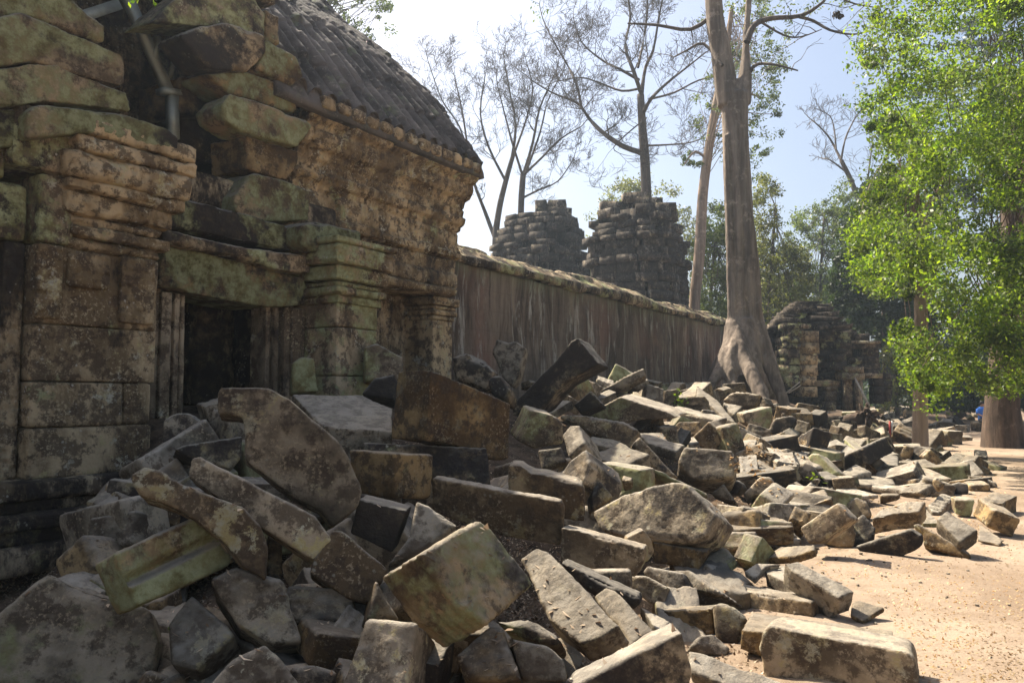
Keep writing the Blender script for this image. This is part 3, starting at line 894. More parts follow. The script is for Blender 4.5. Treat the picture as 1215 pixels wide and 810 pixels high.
L = [box_stone(8.4, 9.1, 8.6, 9.6, 0.6, 3.56, 211, rough=0.6), box_stone(9.0, 11.9, 9.25, 9.8, 0.6, 3.4, 212, 0.05, rough=0.6)]
tpart('lower_wall', stones_mesh('lower_wall', L), M['masonry'], gal, (0.15, 0.75, 0.3, 0.4))
L = [box_stone(11.28, 11.86, 8.62, 9.35, 0.8, 2.96, 221, 0.028, 0.02, 0.5)]
for i, (z0, z1, o) in enumerate([(2.96, 3.04, 0.03), (3.04, 3.14, 0.07), (3.14, 3.22, 0.05), (3.22, 3.37, 0.1)]):
    L.append(box_stone(11.28 - o, 11.86 + o, 8.62 - o, 9.3, z0, z1 - 0.005, 222 + i, 0.028, 0.02, 0.6))
tpart('niche_pillar', stones_mesh('niche_pillar', L), M['masonry'], gal, (0.12, 0.55, 0.15, 0.5))
L = [box_stone(8.0, 12.0, 9.2, 10.6, 4.3, 5.8, 231, 0.1, 0.05)]
tpart('vault_core', stones_mesh('vault_core', L), M['masonry'], gal, (0.2, 0.8, 0.4, 0.2))

def tu(px, py, u):
    """photo pixel -> (w, z) on the plane u = const"""
    r_ = ray(px, py)
    D = u / (DU[0] * r_.x + DU[1])
    return -(DN[0] * r_.x * D + DN[1] * D), EYE + r_.z * D

def build_roof():
    ue = 12.1
    pr = [tu(px, py, ue) for px, py in [(566, 207), (548, 186), (523, 156), (497, 126), (468, 98), (440, 76), (412, 55), (385, 26), (366, 2), (340, -30), (310, -60)]]
    pr = [(8.12, 5.74)] + [p for p in pr if p[0] > 8.15]
    pr = np.array(pr)
    seg = np.linalg.norm(np.diff(pr, axis=0), axis=1); s = np.concatenate([[0], np.cumsum(seg)])
    Ltot = s[-1]
    ns = int(Ltot / 0.028); uu = np.arange(7.2, ue + 0.01, 0.026); nu = len(uu)
    sv = np.linspace(0, Ltot, ns)
    Wp = np.interp(sv, s, pr[:, 0]); Zp = np.interp(sv, s, pr[:, 1])
    bul = 0.2 * np.sin(np.clip(sv / Ltot, 0, 1) * math.pi) ** 0.8
    tw0 = np.gradient(Wp); tz0 = np.gradient(Zp); l0 = np.hypot(tw0, tz0)
    Wp = Wp - tz0 / l0 * bul; Zp = Zp + tw0 / l0 * bul
    k = np.ones(9) / 9
    Wp[4:-4] = np.convolve(Wp, k, 'valid'); Zp[4:-4] = np.convolve(Zp, k, 'valid')
    tw = np.gradient(Wp); tz = np.gradient(Zp); ln = np.hypot(tw, tz)
    nw, nz = -tz / ln, tw / ln
    Ug, Sg = np.meshgrid(uu, sv, indexing='ij')
    pitch, tile = 0.3, 0.8
    wav = fnoise(np.stack([Ug * 0.6, Sg * 0.6, Sg * 0], -1).reshape(-1, 3), 301, 2).reshape(Ug.shape)
    x = (Ug + wav * 0.06) / pitch; rib = np.abs(((x % 1) - 0.5) * 2)          # 0 on the ridge of a tile, 1 in the gutter
    ci = np.floor(x).astype(int)
    stag = _hash(ci, ci * 0, ci * 0, 303) * 0.5
    y = Sg / tile + stag; ti = np.floor(y).astype(int); fr = y - ti
    hh = _hash(ci, ti, ci * 0, 305)
    h = 0.24 * np.sqrt(np.clip(1 - rib ** 1.7, 0, 1)) + 0.03 * (1 - fr) - 0.03 + hh * 0.014
    h -= np.exp(-(fr / 0.03) ** 2) * 0.0
    miss = (_hash(ci // 2, ti, ci * 0, 309) > 0.93)
    h = h - miss * 0.05
    q = np.stack([Ug, Sg, Sg * 0], -1).reshape(-1, 3)
    h = h + (fnoise(q * 5, 311, 3) * 0.02 + fnoise(q * 18, 313, 2) * 0.008).reshape(h.shape) + wav * 0.05
    h = h * smooth(-0.01, 0.06, Sg) + (1 - smooth(-0.01, 0.06, Sg)) * -0.05
    V = np.stack([Ug, Wp[None, :] + nw[None, :] * h, Zp[None, :] + nz[None, :] * h], -1)
    e = uu - ue
    # ragged end of the roof: each tile course stops at its own place
    rag = _hash(np.floor(sv / tile).astype(int), np.zeros(ns, int), np.zeros(ns, int), 317) * 0.09 - 0.02
    V[:, :, 0] += np.where(e[:, None] > -0.35, rag[None, :] * (1 + e[:, None] / 0.35), 0)
    bot = np.stack([Ug, (Wp - nw * 0.14)[None, :] + 0 * Ug, (Zp - nz * 0.14)[None, :] + 0 * Ug], -1)
    bot[:, :, 0] = V[:, :, 0]
    n = nu * ns
    idx = np.arange(n).reshape(nu, ns)
    Q = [np.stack([idx[:-1, :-1], idx[1:, :-1], idx[1:, 1:], idx[:-1, 1:]], -1).reshape(-1, 4)]
    Q.append((np.stack([idx[:-1, :-1], idx[:-1, 1:], idx[1:, 1:], idx[1:, :-1]], -1) + n).reshape(-1, 4))
    for a in (idx[0], idx[-1][::-1]):
        Q.append(np.stack([a[:-1], a[1:], a[1:] + n, a[:-1] + n], -1))
    for a in (idx[:, 0][::-1], idx[:, -1]):
        Q.append(np.stack([a[:-1], a[1:], a[1:] + n, a[:-1] + n], -1))
    me = mesh_np('roof', np.concatenate([V.reshape(-1, 3), bot.reshape(-1, 3)]), np.concatenate(Q))
    tpart('roof', me, M['tile'], gal)
    # gable wall under the end of the roof, and the far slope
    pl = [(ue - 0.35, float(a) + 0.3, float(b) - 0.3) for a, b in zip(Wp[::12], Zp[::12])]
    pl = [(ue - 0.35, 8.6, 5.6)] + pl[1:] + [(ue - 0.35, pl[-1][1], 5.6)]
    bm = prism_bm(pl, (-0.5, 0, 0))
    me = bpy.data.meshes.new('gable'); bm.to_mesh(me); bm.free()
    tpart('gable', me, M['masonry'], gal, (0.2, 0.7, 0.5, 0.3))
    wr, zr = Wp[-1], Zp[-1]
    bm = prism_bm([(7.2, wr, zr), (7.2, wr + 4.5, zr - 4.6), (7.2, wr + 4.5, zr - 9), (7.2, wr + 4.2, zr - 9), (7.2, wr + 4.2, zr - 4.8), (7.2, wr, zr - 0.3)], (ue - 7.4, 0, 0))
    me = bpy.data.meshes.new('far_roof_slope'); bm.to_mesh(me); bm.free()
    tpart('far_roof_slope', me, M['tile'], gal)
build_roof()
# rounded end stones of the tile rows along the eave
L = []
for k in range(13):
    u = 8.0 + k * 0.315
    L.append(box_stone(u, u + 0.25, 8.05, 8.5, 5.66 + random.uniform(-0.02, 0.02), 5.84, 330 + k, 0.03, 0.06, 1.0))
tpart('eave_stones', stones_mesh('eave_stones', L), M['masonry'], gal, (0.25, 0.5, 0.15, 0.5))
o = bpy.data.objects['eave_stones']; o.name = 'eave'; o.data.name = 'eave'

# ------------------------------------------------------------------ long enclosure wall
wl = troot('enclosure_wall', 'long dark streaked enclosure wall running away behind the rubble', 'wall', 25.0, 9.5)
prof = [(9.12, 0.3), (9.1, 1.5), (9.1, 4.22), (10.0, 4.22), (10.0, 0.3)]
tpart('wall_face', sweep('wall_face', prof, 11.6, 43.0, 0.06, 0.03, 2.2, 401, 0.08), M['wall'], wl)
prof = [(9.12, 4.2), (8.98, 4.24), (8.96, 4.36), (9.06, 4.42), (9.2, 4.52), (9.4, 4.66), (9.55, 4.72), (9.7, 4.66), (10.1, 4.4), (10.1, 4.2)]
tpart('coping', sweep('coping', prof, 11.7, 43.0, 0.05, 0.035, 3.0, 405, 0.06, sag=0.06, joints=1.1), M['masonry'], wl, (0.5, 0.75, 0.5, 0.4))

# ------------------------------------------------------------------ two ruined towers behind the wall
def ring_courses(cx, cy, prof, bw, seed, squareness=3.5, rot=ROT):
    """prof: list of (z0, z1, halfwidth); returns a mesh of worn blocks laid in rings"""
    rg = random.Random(seed)
    mb = MB()
    for z0, z1, hw in prof:
        n = max(6, int(2 * math.pi * hw / bw))
        ph = rg.random()
        for k in range(n):
            if rg.random() < (0.03 if z1 < 7.5 else 0.13): continue
            a = 2 * math.pi * (k + ph) / n
            ca, sa = math.cos(a), math.sin(a)
            rr = (abs(ca) ** squareness + abs(sa) ** squareness) ** (-1 / squareness) * (hw - 0.25) + rg.uniform(-0.1, 0.1)
            x, y = ca * rr, sa * rr
            c2, s2 = math.cos(rot), math.sin(rot)
            L_ = 2 * math.pi * rr / n * rg.uniform(0.93, 1.0)
            # follow the square outline
            gx, gy = abs(ca) ** (squareness - 1) * (1 if ca > 0 else -1), abs(sa) ** (squareness - 1) * (1 if sa > 0 else -1)
            th = math.atan2(gy, gx)
            mb.box((cx + x * c2 - y * s2, cy + x * s2 + y * c2, (z0 + z1) / 2 + rg.uniform(-0.02, 0.02)), (0.55, L_, (z1 - z0) * rg.uniform(0.92, 0.99)), 0.03, th + rot, rg.uniform(-.03, .03), rg.uniform(-.04, .04))
    return mb

def tower(name, label, pxc, D, spec, seed, tops):
    c = at(pxc, 470, D)
    root = thing(name, label, 'tower', (c.x, c.y, 0.3), 0, 'ruined towers behind the wall')
    s = D / F
    tiers = []
    for part, rows in spec:
        pr = []
        for (y0, y1, hw0, hw1, step) in rows:
            z0, z1 = EYE + (470 - y0) * s, EYE + (470 - y1) * s
            n = max(1, int(round((z1 - z0) / (step * 1.25))))
            for i in range(n):
                f = i / max(1, n - 1)
                pr.append((z0 + (z1 - z0) * i / n, z0 + (z1 - z0) * (i + 1) / n, (hw0 + (hw1 - hw0) * f) * s))
        mb = ring_courses(c.x, c.y, pr, 0.95, seed)
        zz0, zz1 = pr[0][0], pr[-1][1]
        hwm = min(p[2] for p in pr) - 0.45
        mb.box((c.x, c.y, (zz0 + zz1) / 2), (hwm * 1.5, hwm * 1.5, zz1 - zz0), 0, ROT)
        o = link(part, mb.mesh(part, False), M['masonry'], root, (-c.x, -c.y, -0.3), color=(0.2, 0.95, 1.0, 0.5))
        seed += 1
    mb = MB()
    for (x0, x1, y0, y1) in tops:
        p = at((x0 + x1) / 2, (y0 + y1) / 2, D)
        mb.box((p.x, p.y + random.uniform(-0.5, 0.5), p.z), ((x1 - x0) * s, 0.9, (y1 - y0) * s + 0.05), 0.06, random.uniform(-.3, .3))
    link('top_stones', mb.mesh('top_stones', False), M['masonry'], root, (-c.x, -c.y, -0.3), color=(0.3, 0.8, 0.8, 0.5)).name = 'crown'
    return root

tower('ruined_tower', 'wide ruined stone tower with a bare tree rising behind its top', 758, 38.0,
      [('lower_tier', [(480, 400, 54, 54, 0.38), (400, 372, 54, 53, 0.3)]),
       ('middle_tier', [(372, 330, 52, 52, 0.32), (330, 318, 49, 49, 0.34), (318, 310, 55, 55, 0.25), (310, 291, 50, 50, 0.3), (291, 284, 55, 55, 0.25)]),
       ('upper_tier', [(284, 268, 46, 45, 0.3), (268, 261, 49, 48, 0.25), (261, 250, 42, 38, 0.28)])], 501,
      [(712, 748, 240, 252), (738, 768, 232, 244), (770, 800, 246, 254), (750, 782, 238, 250)])
tower('ruined_tower', 'smaller ruined stone tower just left of the wide one behind the wall', 643, 44.0,
      [('lower_tier', [(480, 400, 53, 53, 0.42), (400, 345, 53, 52, 0.4)]),
       ('middle_tier', [(345, 318, 52, 50, 0.38), (318, 300, 50, 51, 0.35), (300, 293, 52, 52, 0.3)]),
       ('upper_tier', [(293, 272, 48, 44, 0.34), (272, 257, 42, 38, 0.3)])], 521,
      [(636, 649, 241, 258), (650, 672, 240, 252), (648, 676, 250, 260), (607, 630, 257, 265), (612, 640, 262, 268)])

# ------------------------------------------------------------------ collapsed gate pavilion at the end of the wall
GD = 34.0
gp = at(990, 486, GD)
pav = thing('ruined_pavilion', 'dark collapsed temple pavilion behind the tall strangler tree trunk', 'temple', (gp.x, gp.y, 0.5), 0)
K8 = (890, 340, 5.06)
def gblocks(rects, seed, jit=0.03, course=0.32, lean=0.0):
    """rects in crop pixels: (x0, x1, y0, y1, depth in front of GD, thickness)"""
    rg = random.Random(seed)
    mb = MB()
    for x0, x1, y0, y1, dep, th in rects:
        D = GD - dep
        a = at(K8[0] + x0 / K8[2], K8[1] + y1 / K8[2], D); b = at(K8[0] + x1 / K8[2], K8[1] + y0 / K8[2], D)
        H, W = b.z - a.z, b.x - a.x
        n = max(1, int(round(H / course)))
        for i in range(n):
            z0, z1 = a.z + H * i / n, a.z + H * (i + 1) / n
            m = max(1, int(round(W / rg.uniform(0.6, 1.0))))
            cuts = sorted([0] + [(j + rg.uniform(-.2, .2)) / m for j in range(1, m)] + [1])
            for j in range(m):
                xa, xb = a.x + W * cuts[j], a.x + W * cuts[j + 1]
                dz = rg.uniform(-0.06, 0.06)
                mb.box(((xa + xb) / 2 + lean * (z0 - a.z), D + th / 2 + dz, (z0 + z1) / 2), (xb - xa - 0.015, th, z1 - z0 - 0.012), jit, rg.uniform(-.04, .04), 0, rg.uniform(-.02, .02))
    return mb
def gpart(name, rects, seed, color, mat='masonry', **kw):
    return link(name, gblocks(rects, seed, **kw).mesh(name, False), M[mat], pav, (-gp.x, -gp.y, -0.5), color=color)
roofr = []
for y0, y1, x0, x1, d in [(78, 96, 300, 420, 0.2), (94, 112, 285, 490, 0.3), (110, 130, 255, 500, 0.4), (128, 150, 235, 515, 0.5), (148, 166, 215, 310, 0.6), (148, 182, 400, 535, 0.55), (164, 186, 195, 300, 0.7), (180, 205, 362, 560, 0.7), (184, 210, 170, 290, 0.8), (203, 228, 385, 585, 0.8), (208, 234, 150, 285, 0.9), (226, 252, 405, 610, 0.9), (232, 262, 120, 240, 0.9)]:
    roofr.append((x0, x1, y0, y1, d + 0.6, 1.2))
gpart('roof', roofr, 601, (0.15, 1.0, 0.75, 0.5), course=0.3, jit=0.08)
gpart('back_wall', [(85, 210, 250, 560, 0.2, 0.8), (200, 620, 250, 740, -0.5, 0.6)], 603, (0.4, 1.1, 0.5, 0.4))
gpart('leaning_pier', [(200, 305, 220, 260, 2.2, 1.3), (215, 305, 262, 300, 2.1, 1.2), (205, 300, 300, 335, 2.2, 1.2), (210, 302, 337, 372, 2.15, 1.2), (200, 300, 374, 425, 2.1, 1.2), (185, 298, 427, 470, 2.1, 1.2), (175, 295, 472, 600, 2.2, 1.2), (225, 370, 220, 250, 2.0, 1.4)], 605, (0.6, 0.85, 0.4, 0.5), course=0.4)
gpart('pier_face', [(305, 420, 262, 340, 1.9, 1.0), (303, 412, 340, 470, 1.9, 1.0), (300, 400, 470, 660, 1.9, 1.0)], 607, (0.1, 0.25, 0.05, 0.6), course=0.5)
gpart('pavilion_wall', [(420, 520, 262, 330, 0.9, 0.8), (410, 540, 330, 480, 0.7, 0.8), (520, 610, 270, 420, 1.0, 0.8), (505, 580, 400, 500, 1.5, 0.9), (590, 690, 420, 560, 0.8, 0.8)], 609, (0.5, 1.1, 0.5, 0.4))
gpart('lintel', [(378, 550, 560, 600, 1.3, 0.5)], 611, (0.6, 0.3, 0.5, 0.5), course=0.6)
gpart('column', [(462, 520, 622, 745, 1.2, 0.45), (455, 527, 598, 622, 1.25, 0.55)], 613, (0.3, 0.3, 0.7, 0.5), course=0.5)
gpart('broken_arch', [(560, 680, 480, 515, 1.6, 0.8), (555, 690, 515, 560, 1.7, 0.8)], 615, (0.5, 0.5, 0.4, 0.5), course=0.3)
for k, x in enumerate([566, 598, 632, 655]):
    gpart('baluster', [(x, x + 20, 560, 755, 1.4, 0.2)], 617 + k, (0.2, 0.5, 0.5, 0.4), course=2.0, jit=0.02)
gpart('right_wing', [(600, 640, 262, 300, 0.8, 1.2), (640, 720, 282, 330, 0.9, 1.2), (610, 790, 330, 370, 1.0, 1.2), (680, 775, 370, 545, 0.8, 1.0), (755, 800, 545, 705, 1.0, 0.6), (795, 850, 520, 690, 0.6, 1.2)], 625, (0.3, 1.1, 0.6, 0.4))
for r_ in [(670, 800, 515, 548, 1.2, 0.6), (620, 790, 322, 340, 1.2, 0.5)]:
    gpart('wing_ledge', [r_], 627, (0.3, 0.6, 0.6, 0.4))

# ------------------------------------------------------------------ trees
def leaf_mesh(name, centers, sizes, flat=0.0, curl=0.25, aspect=0.5, seed=0, updir=None):
    rg = np.random.default_rng(seed)
    n = len(centers)
    c = np.asarray(centers, float)
    d = rg.normal(size=(n, 3)); d[:, 2] = d[:, 2] * (1 - flat) - 0.25 * (1 - flat)
    d /= np.linalg.norm(d, axis=1)[:, None] + 1e-9
    up = rg.normal(size=(n, 3)) * (1 - flat * 0.8) + np.array([0, 0, 0.9 + flat * 2])
    s = np.cross(d, up); s /= np.linalg.norm(s, axis=1)[:, None] + 1e-9
    nn = np.cross(s, d)
    L = np.asarray(sizes)[:, None] * rg.uniform(0.7, 1.3, (n, 1)); W = L * aspect
    p0 = c - d * L * 0.5; p2 = c + d * L * 0.5
    p1 = c + s * W * 0.5 - nn * L * curl * 0.3; p3 = c - s * W * 0.5 - nn * L * curl * 0.3
    p2 = p2 - nn * L * curl * 0.5
    V = np.stack([p0, p1, p2, p3], 1).reshape(-1, 3)
    Q = np.arange(4 * n).reshape(n, 4)
    return mesh_np(name, V, Q, False)

def clump_leaves(clumps, per, rg, power=0.6):
    """clumps: (center, radius); leaves gather towards the rim of each clump"""
    out = []
    for c, r in clumps:
        k = max(6, int(per * rg.uniform(0.55, 1.35)))
        d = rg.normal(size=(k, 3)); d /= np.linalg.norm(d, axis=1)[:, None]
        rr = r * rg.uniform(0.05, 1.0, (k, 1)) ** power
        d[:, 2] *= 0.75
        out.append(np.array(c) + d * rr)
    return np.concatenate(out)

def limb(p0, p1, n=6, bend=0.1, rg=random):
    p0, p1 = Vector(p0), Vector(p1)
    L = (p1 - p0).length
    off = Vector((rg.uniform(-1, 1), rg.uniform(-1, 1), rg.uniform(-0.5, 1))) * L * bend
    pts = []
    for i in range(n + 1):
        t = i / n
        pts.append(p0.lerp(p1, t) + off * (4 * t * (1 - t)) * 0.5 + Vector((rg.uniform(-1, 1), rg.uniform(-1, 1), rg.uniform(-1, 1))) * L * 0.015 * (0 < i < n))
    return pts

def twigs(mb, p, d, L, r, depth, rg, sides=4, up=0.12, spread=0.75, minr=0.006, kids=(2, 4)):
    """bare branching: a crooked shoot with side shoots"""
    n = 5 if depth > 1 else 4
    pts, rad = [Vector(p)], [r]
    d = d.normalized()
    for i in range(n):
        d = (d + Vector((rg.gauss(0, 0.2), rg.gauss(0, 0.2), rg.gauss(0, 0.16) + up))).normalized()
        pts.append(pts[-1] + d * (L / n)); rad.append(max(minr, r * (1 - 0.72 * (i + 1) / n)))
    mb.tube(pts, rad, sides if depth > 1 else 3, cap=False)
    if depth <= 0: return
    m = rg.randint(*kids) + (2 if depth > 1 else 0)
    for k in range(m):
        t = rg.uniform(0.25, 1.0) if k else 1.0
        i = min(n - 1, int(t * n)); f = t * n - i
        q = pts[i].lerp(pts[i + 1], min(1, f))
        side = Vector((rg.gauss(0, 1), rg.gauss(0, 1), rg.gauss(0, 0.6)))
        side = (side - d * side.dot(d)).normalized()
        nd = (pts[i + 1] - pts[i]).normalized() * (1 - spread * 0.45) + side * spread
        twigs(mb, q, nd, L * rg.uniform(0.5, 0.78) * (1.0 - 0.25 * t), max(minr, rad[i] * rg.uniform(0.45, 0.7)), depth - 1, rg, sides, up, spread, minr, kids)

def pxpath(pts, D):
    """pts: (px, py[, depth offset])"""
    return [at(p[0], p[1], D + (p[2] if len(p) > 2 else 0)) for p in pts]

def resample(pts, k=4):
    """Catmull-Rom through points"""
    P = [Vector(p) for p in pts]; out = []
    for i in range(len(P) - 1):
        a, b, c, d = P[max(0, i - 1)], P[i], P[i + 1], P[min(len(P) - 1, i + 2)]
        for j in range(k):
            t = j / k
            out.append(0.5 * ((2 * b) + (c - a) * t + (2 * a - 5 * b + 4 * c - d) * t * t + (3 * b - a - 3 * c + d) * t ** 3))
    out.append(P[-1]); return out

def rads(r, n):
    x = np.linspace(0, len(r) - 1, n)
    return list(np.interp(x, range(len(r)), r))

def local(mb, loc):
    for i in range(len(mb.V)): mb.V[i] = mb.V[i] - np.array(loc)
    return mb

# --- the tall strangler tree that stands against the wall
def big_tree():
    D = 26.0; s = D / F
    base = at(888, 470, D)
    gz = mh(base.x, base.y)
    root = thing('tall_tree', 'tall pale strangler tree with forked trunk and flaring roots against the wall', 'tree', (base.x, base.y, gz - 0.3), 0)
    V_all, Q_all, n0 = [], [], 0
    mb = MB()
    tr = pxpath([(886, 478), (884, 430), (882, 380), (880, 320), (877, 260), (874, 200), (872, 150), (871, 112)], D)
    p = resample(tr, 4); mb.tube(p, rads([7 * s, 13 * s, 16.5 * s, 17 * s, 16.5 * s, 16 * s, 15.5 * s, 16.5 * s], len(p)), 14)
    roots = [([(872, 380, 0), (862, 420, -0.7), (849, 448, -1.2), (832, 472, -1.7)], [11, 9, 7, 5]),
             ([(870, 385, -.3), (881, 425, -1.1), (897, 455, -1.8), (911, 486, -2.4)], [12, 10, 8.5, 6]),
             ([(885, 380, -.4), (893, 420, -0.8), (900, 455, -1.1), (908, 480, -1.3)], [11, 9, 8, 6]),
             ([(893, 370, -.1), (906, 410, -0.5), (919, 450, -0.9), (935, 492, -1.3)], [11, 10, 8.5, 7]),
             ([(880, 380, .6), (895, 430, 1.0), (915, 470, 1.4), (935, 490, 1.7)], [10, 9, 8, 7]),
             ([(868, 400, .5), (850, 440, 1.0), (838, 470, 1.3)], [9, 8, 6]),
             ([(876, 400, -.6), (868, 440, -1.2), (873, 466, -1.7)], [10, 9, 6])]
    for pl, rr in roots:
        p = resample(pxpath(pl, D), 5); mb.tube(p, rads([x * s for x in rr], len(p)), 10)
    # ridges running up the trunk
    for dx, y0, y1 in [(-13, 400, 160), (-3, 395, 120), (9, 390, 180), (15, 380, 240)]:
        p = resample(pxpath([(883 + dx, y0, -0.35), (879 + dx, (y0 + y1) / 2, -0.32), (873 + dx * 0.9, y1, -0.3)], D), 6)
        mb.tube(p, rads([7 * s, 6 * s, 3.5 * s], len(p)), 8)
    p = resample(pxpath([(866, 125), (860, 95), (855, 60), (849, 20), (846, -40), (843, -130)], D), 4); mb.tube(p, rads([15 * s, 13 * s, 11.5 * s, 10 * s, 10 * s, 9 * s], len(p)), 12)
    p = resample(pxpath([(881, 125), (884, 95), (885, 60), (887, 20), (893, -40), (905, -130)], D), 4); mb.tube(p, rads([11 * s, 8.5 * s, 6 * s, 5.5 * s, 5 * s, 4.5 * s], len(p)), 10)
    bm = bmesh.new()
    tmp = local(mb, (base.x, base.y, gz - 0.3)).mesh('t')
    bm.from_mesh(tmp)
    V, N, Q = remesh(bm, 0.05)
    V = smooth_verts(V, Q, 2, 0.5)
    N2 = N
    q = V * np.array([3.0, 3.0, 0.28])
    V = V + N2 * (fnoise(q, 701, 3) * 0.1 + fnoise(V * 6, 703, 2) * 0.012)[:, None]
    link('trunk', mesh_np('trunk', V, Q), M['bark_fig'], root)
    br = MB()
    rg = random.Random(31)
    for pl, rr in [([(886, 50), (895, 30), (915, 22), (950, 19), (975, 4), (985, -10)], [4.5, 3.6, 3, 2.5, 1.8, 1.2]),
                   ([(948, 20), (965, 25), (985, 36), (1010, 41), (1030, 38)], [2.2, 1.9, 1.5, 1.1, .6]),
                   ([(885, 92), (892, 82), (900, 76), (920, 77), (947, 84)], [3, 2.6, 2, 1.5, .9]),
                   ([(904, 27), (930, 42), (950, 44), (975, 35)], [1.6, 1.2, .9, .5]),
                   ([(849, 15), (820, 35), (780, 30), (745, 28)], [3, 2.4, 1.8, 1.0]),
                   ([(857, 78), (835, 52), (815, 60), (800, 68)], [2.2, 1.8, 1.3, .7]),
                   ([(990, -5), (1015, 5), (1045, 10)], [1.3, 1.0, .6])]:
        P = resample(pxpath([(a, b, rg.uniform(-.4, .4)) for a, b in pl], D), 3)
        br.tube(P, rads([x * s for x in rr], len(P)), 6, cap=False)
        for k in range(5):
            i = rg.randint(len(P) // 3, len(P) - 1)
            twigs(br, P[i], Vector((rg.gauss(0, 1), rg.gauss(0, .6), rg.gauss(0, .7))), rg.uniform(.5, 1.3), 0.018, 1, rg, 4, 0.02, .8, .007)
    link('limbs', local(br, (base.x, base.y, gz - 0.3)).mesh('limbs'), M['bark_dark'], root).name = 'branch'
    cl = []
    for (x, y, r) in [(870, 10, 14), (935, 12, 12), (905, 15, 10), (960, 10, 9), (975, 5, 8), (1000, 2, 9), (640, 14, 10), (1020, -5, 14), (860, -30, 30), (940, -35, 40), (900, -50, 30)]:
        cl.append((at(x, y, D + rg.uniform(-1, 1)), r * s * 1.7))
    c = clump_leaves(cl, 40, np.random.default_rng(33)) - np.array([base.x, base.y, gz - 0.3])
    link('crown', leaf_mesh('crown', c, np.full(len(c), 0.12), seed=34), M['leaf_mid'], root)
big_tree()

# --- bare trees
def bare_tree(name, label, D, trunk, tr_r, limbs, seed, depth=3, tw=1.0, mat='bark_dark', minr=0.012, kids=(2, 4), perlimb=7):
    s = D / F
    rg = random.Random(seed)
    b = at(trunk[0][0], trunk[0][1], D)
    root = thing(name, label, 'tree', (b.x, b.y, b.z), 0, 'bare trees')
    mb = MB()
    P = resample(pxpath(trunk, D), 4)
    mb.tube(P, rads([x * s * .85 for x in tr_r], len(P)), 9)
    link('trunk', local(mb, b).mesh('trunk'), M[mat], root)
    br = MB()
    for pl, rr in limbs:
        P = resample(pxpath([(q[0], q[1], q[2] if len(q) > 2 else rg.uniform(-1.5, 1.5) * (i > 0)) for i, q in enumerate(pl)], D), 3)
        R_ = rads([x * s * .7 for x in rr], len(P))
        br.tube(P, R_, 6, cap=False)
        for k in range(perlimb):
            i = rg.randint(len(P) // 4, len(P) - 1)
            j = min(i + 1, len(P) - 1); t = (P[j] - P[j - 1]).normalized()
            sd = Vector((rg.gauss(0, 1), rg.gauss(0, .8), rg.gauss(0.2, .7)))
            twigs(br, P[i], t * 0.5 + sd.normalized() * 0.75, rg.uniform(25, 55) * s * tw, max(minr * 1.5, min(R_[i] * 0.4, 0.06)), depth, rg, 5, 0.1, .75, minr, kids)
        twigs(br, P[-1], P[-1] - P[-2], rg.uniform(25, 45) * s * tw, max(minr * 1.5, min(R_[-1], .05)), depth, rg, 5, 0.1, .75, minr, kids)
    link('branch', local(br, b).mesh('branch'), M[mat], root)
    return root

bare_tree('bare_tree', 'bare tree with a long curved left limb rising behind the wide tower', 46.0,
          [(768, 300), (767, 240), (765, 190), (762, 150), (760, 112)], [8, 7.5, 7, 6, 5],
          [([(764, 182), (740, 174), (716, 158), (700, 142), (688, 125), (675, 118), (655, 110), (630, 95)], [5, 4.4, 4, 3.2, 2.4, 2, 1.5, 1]),
           ([(690, 128), (684, 100), (672, 75), (660, 55), (645, 25), (640, 5)], [2.4, 2.1, 1.8, 1.4, 1.0, .7]),
           ([(762, 115), (752, 85), (742, 55), (748, 20), (742, -20)], [4, 3.4, 2.6, 2, 1.5]),
           ([(761, 112), (766, 80), (775, 60), (782, 20), (790, -20)], [4, 3, 2.4, 1.8, 1.2]),
           ([(763, 135), (772, 118), (790, 100), (815, 80), (838, 62)], [3.6, 3.4, 2.5, 1.8, 1]),
           ([(758, 95), (735, 82), (715, 72), (690, 50), (680, 20)], [3, 2.4, 1.8, 1.3, .8]),
           ([(760, 105), (738, 108), (715, 100), (690, 92), (665, 96)], [2.4, 2, 1.6, 1.2, .8]),
           ([(768, 173), (790, 172), (815, 170), (830, 166)], [2, 1.6, 1.2, .7]),
           ([(767, 140), (745, 158), (728, 175), (735, 182)], [1.6, 1.2, .9, .6]),
           ([(770, 118), (800, 110), (830, 95), (860, 90)], [2.2, 1.8, 1.4, .9]),
           ([(757, 80), (765, 40), (768, 0), (760, -30)], [2.6, 2, 1.5, 1])], 41, 3, 0.85, minr=0.009, perlimb=9)
bare_tree('bare_tree', 'bare tree leaning left just beyond the end of the ribbed roof', 52.0,
          [(596, 330), (588, 290), (592, 250), (600, 215), (610, 180)], [6, 5, 4.4, 3.8, 3],
          [([(588, 285), (575, 250), (562, 215), (555, 175), (548, 130), (540, 95)], [4, 3.4, 2.6, 2, 1.5, 1]),
           ([(562, 200), (535, 190), (515, 165), (505, 130)], [2, 1.7, 1.3, .8]),
           ([(606, 195), (612, 150), (605, 110), (598, 70)], [2.8, 2.2, 1.6, 1]),
           ([(600, 215), (580, 175), (570, 135), (575, 95)], [2.6, 2, 1.5, 1]),
           ([(610, 182), (625, 140), (632, 105), (625, 75)], [2.4, 1.8, 1.3, .8]),
           ([(558, 190), (545, 150), (525, 120), (512, 85)], [1.9, 1.5, 1.2, .8])], 43, 3, 0.75, minr=0.009, perlimb=9)
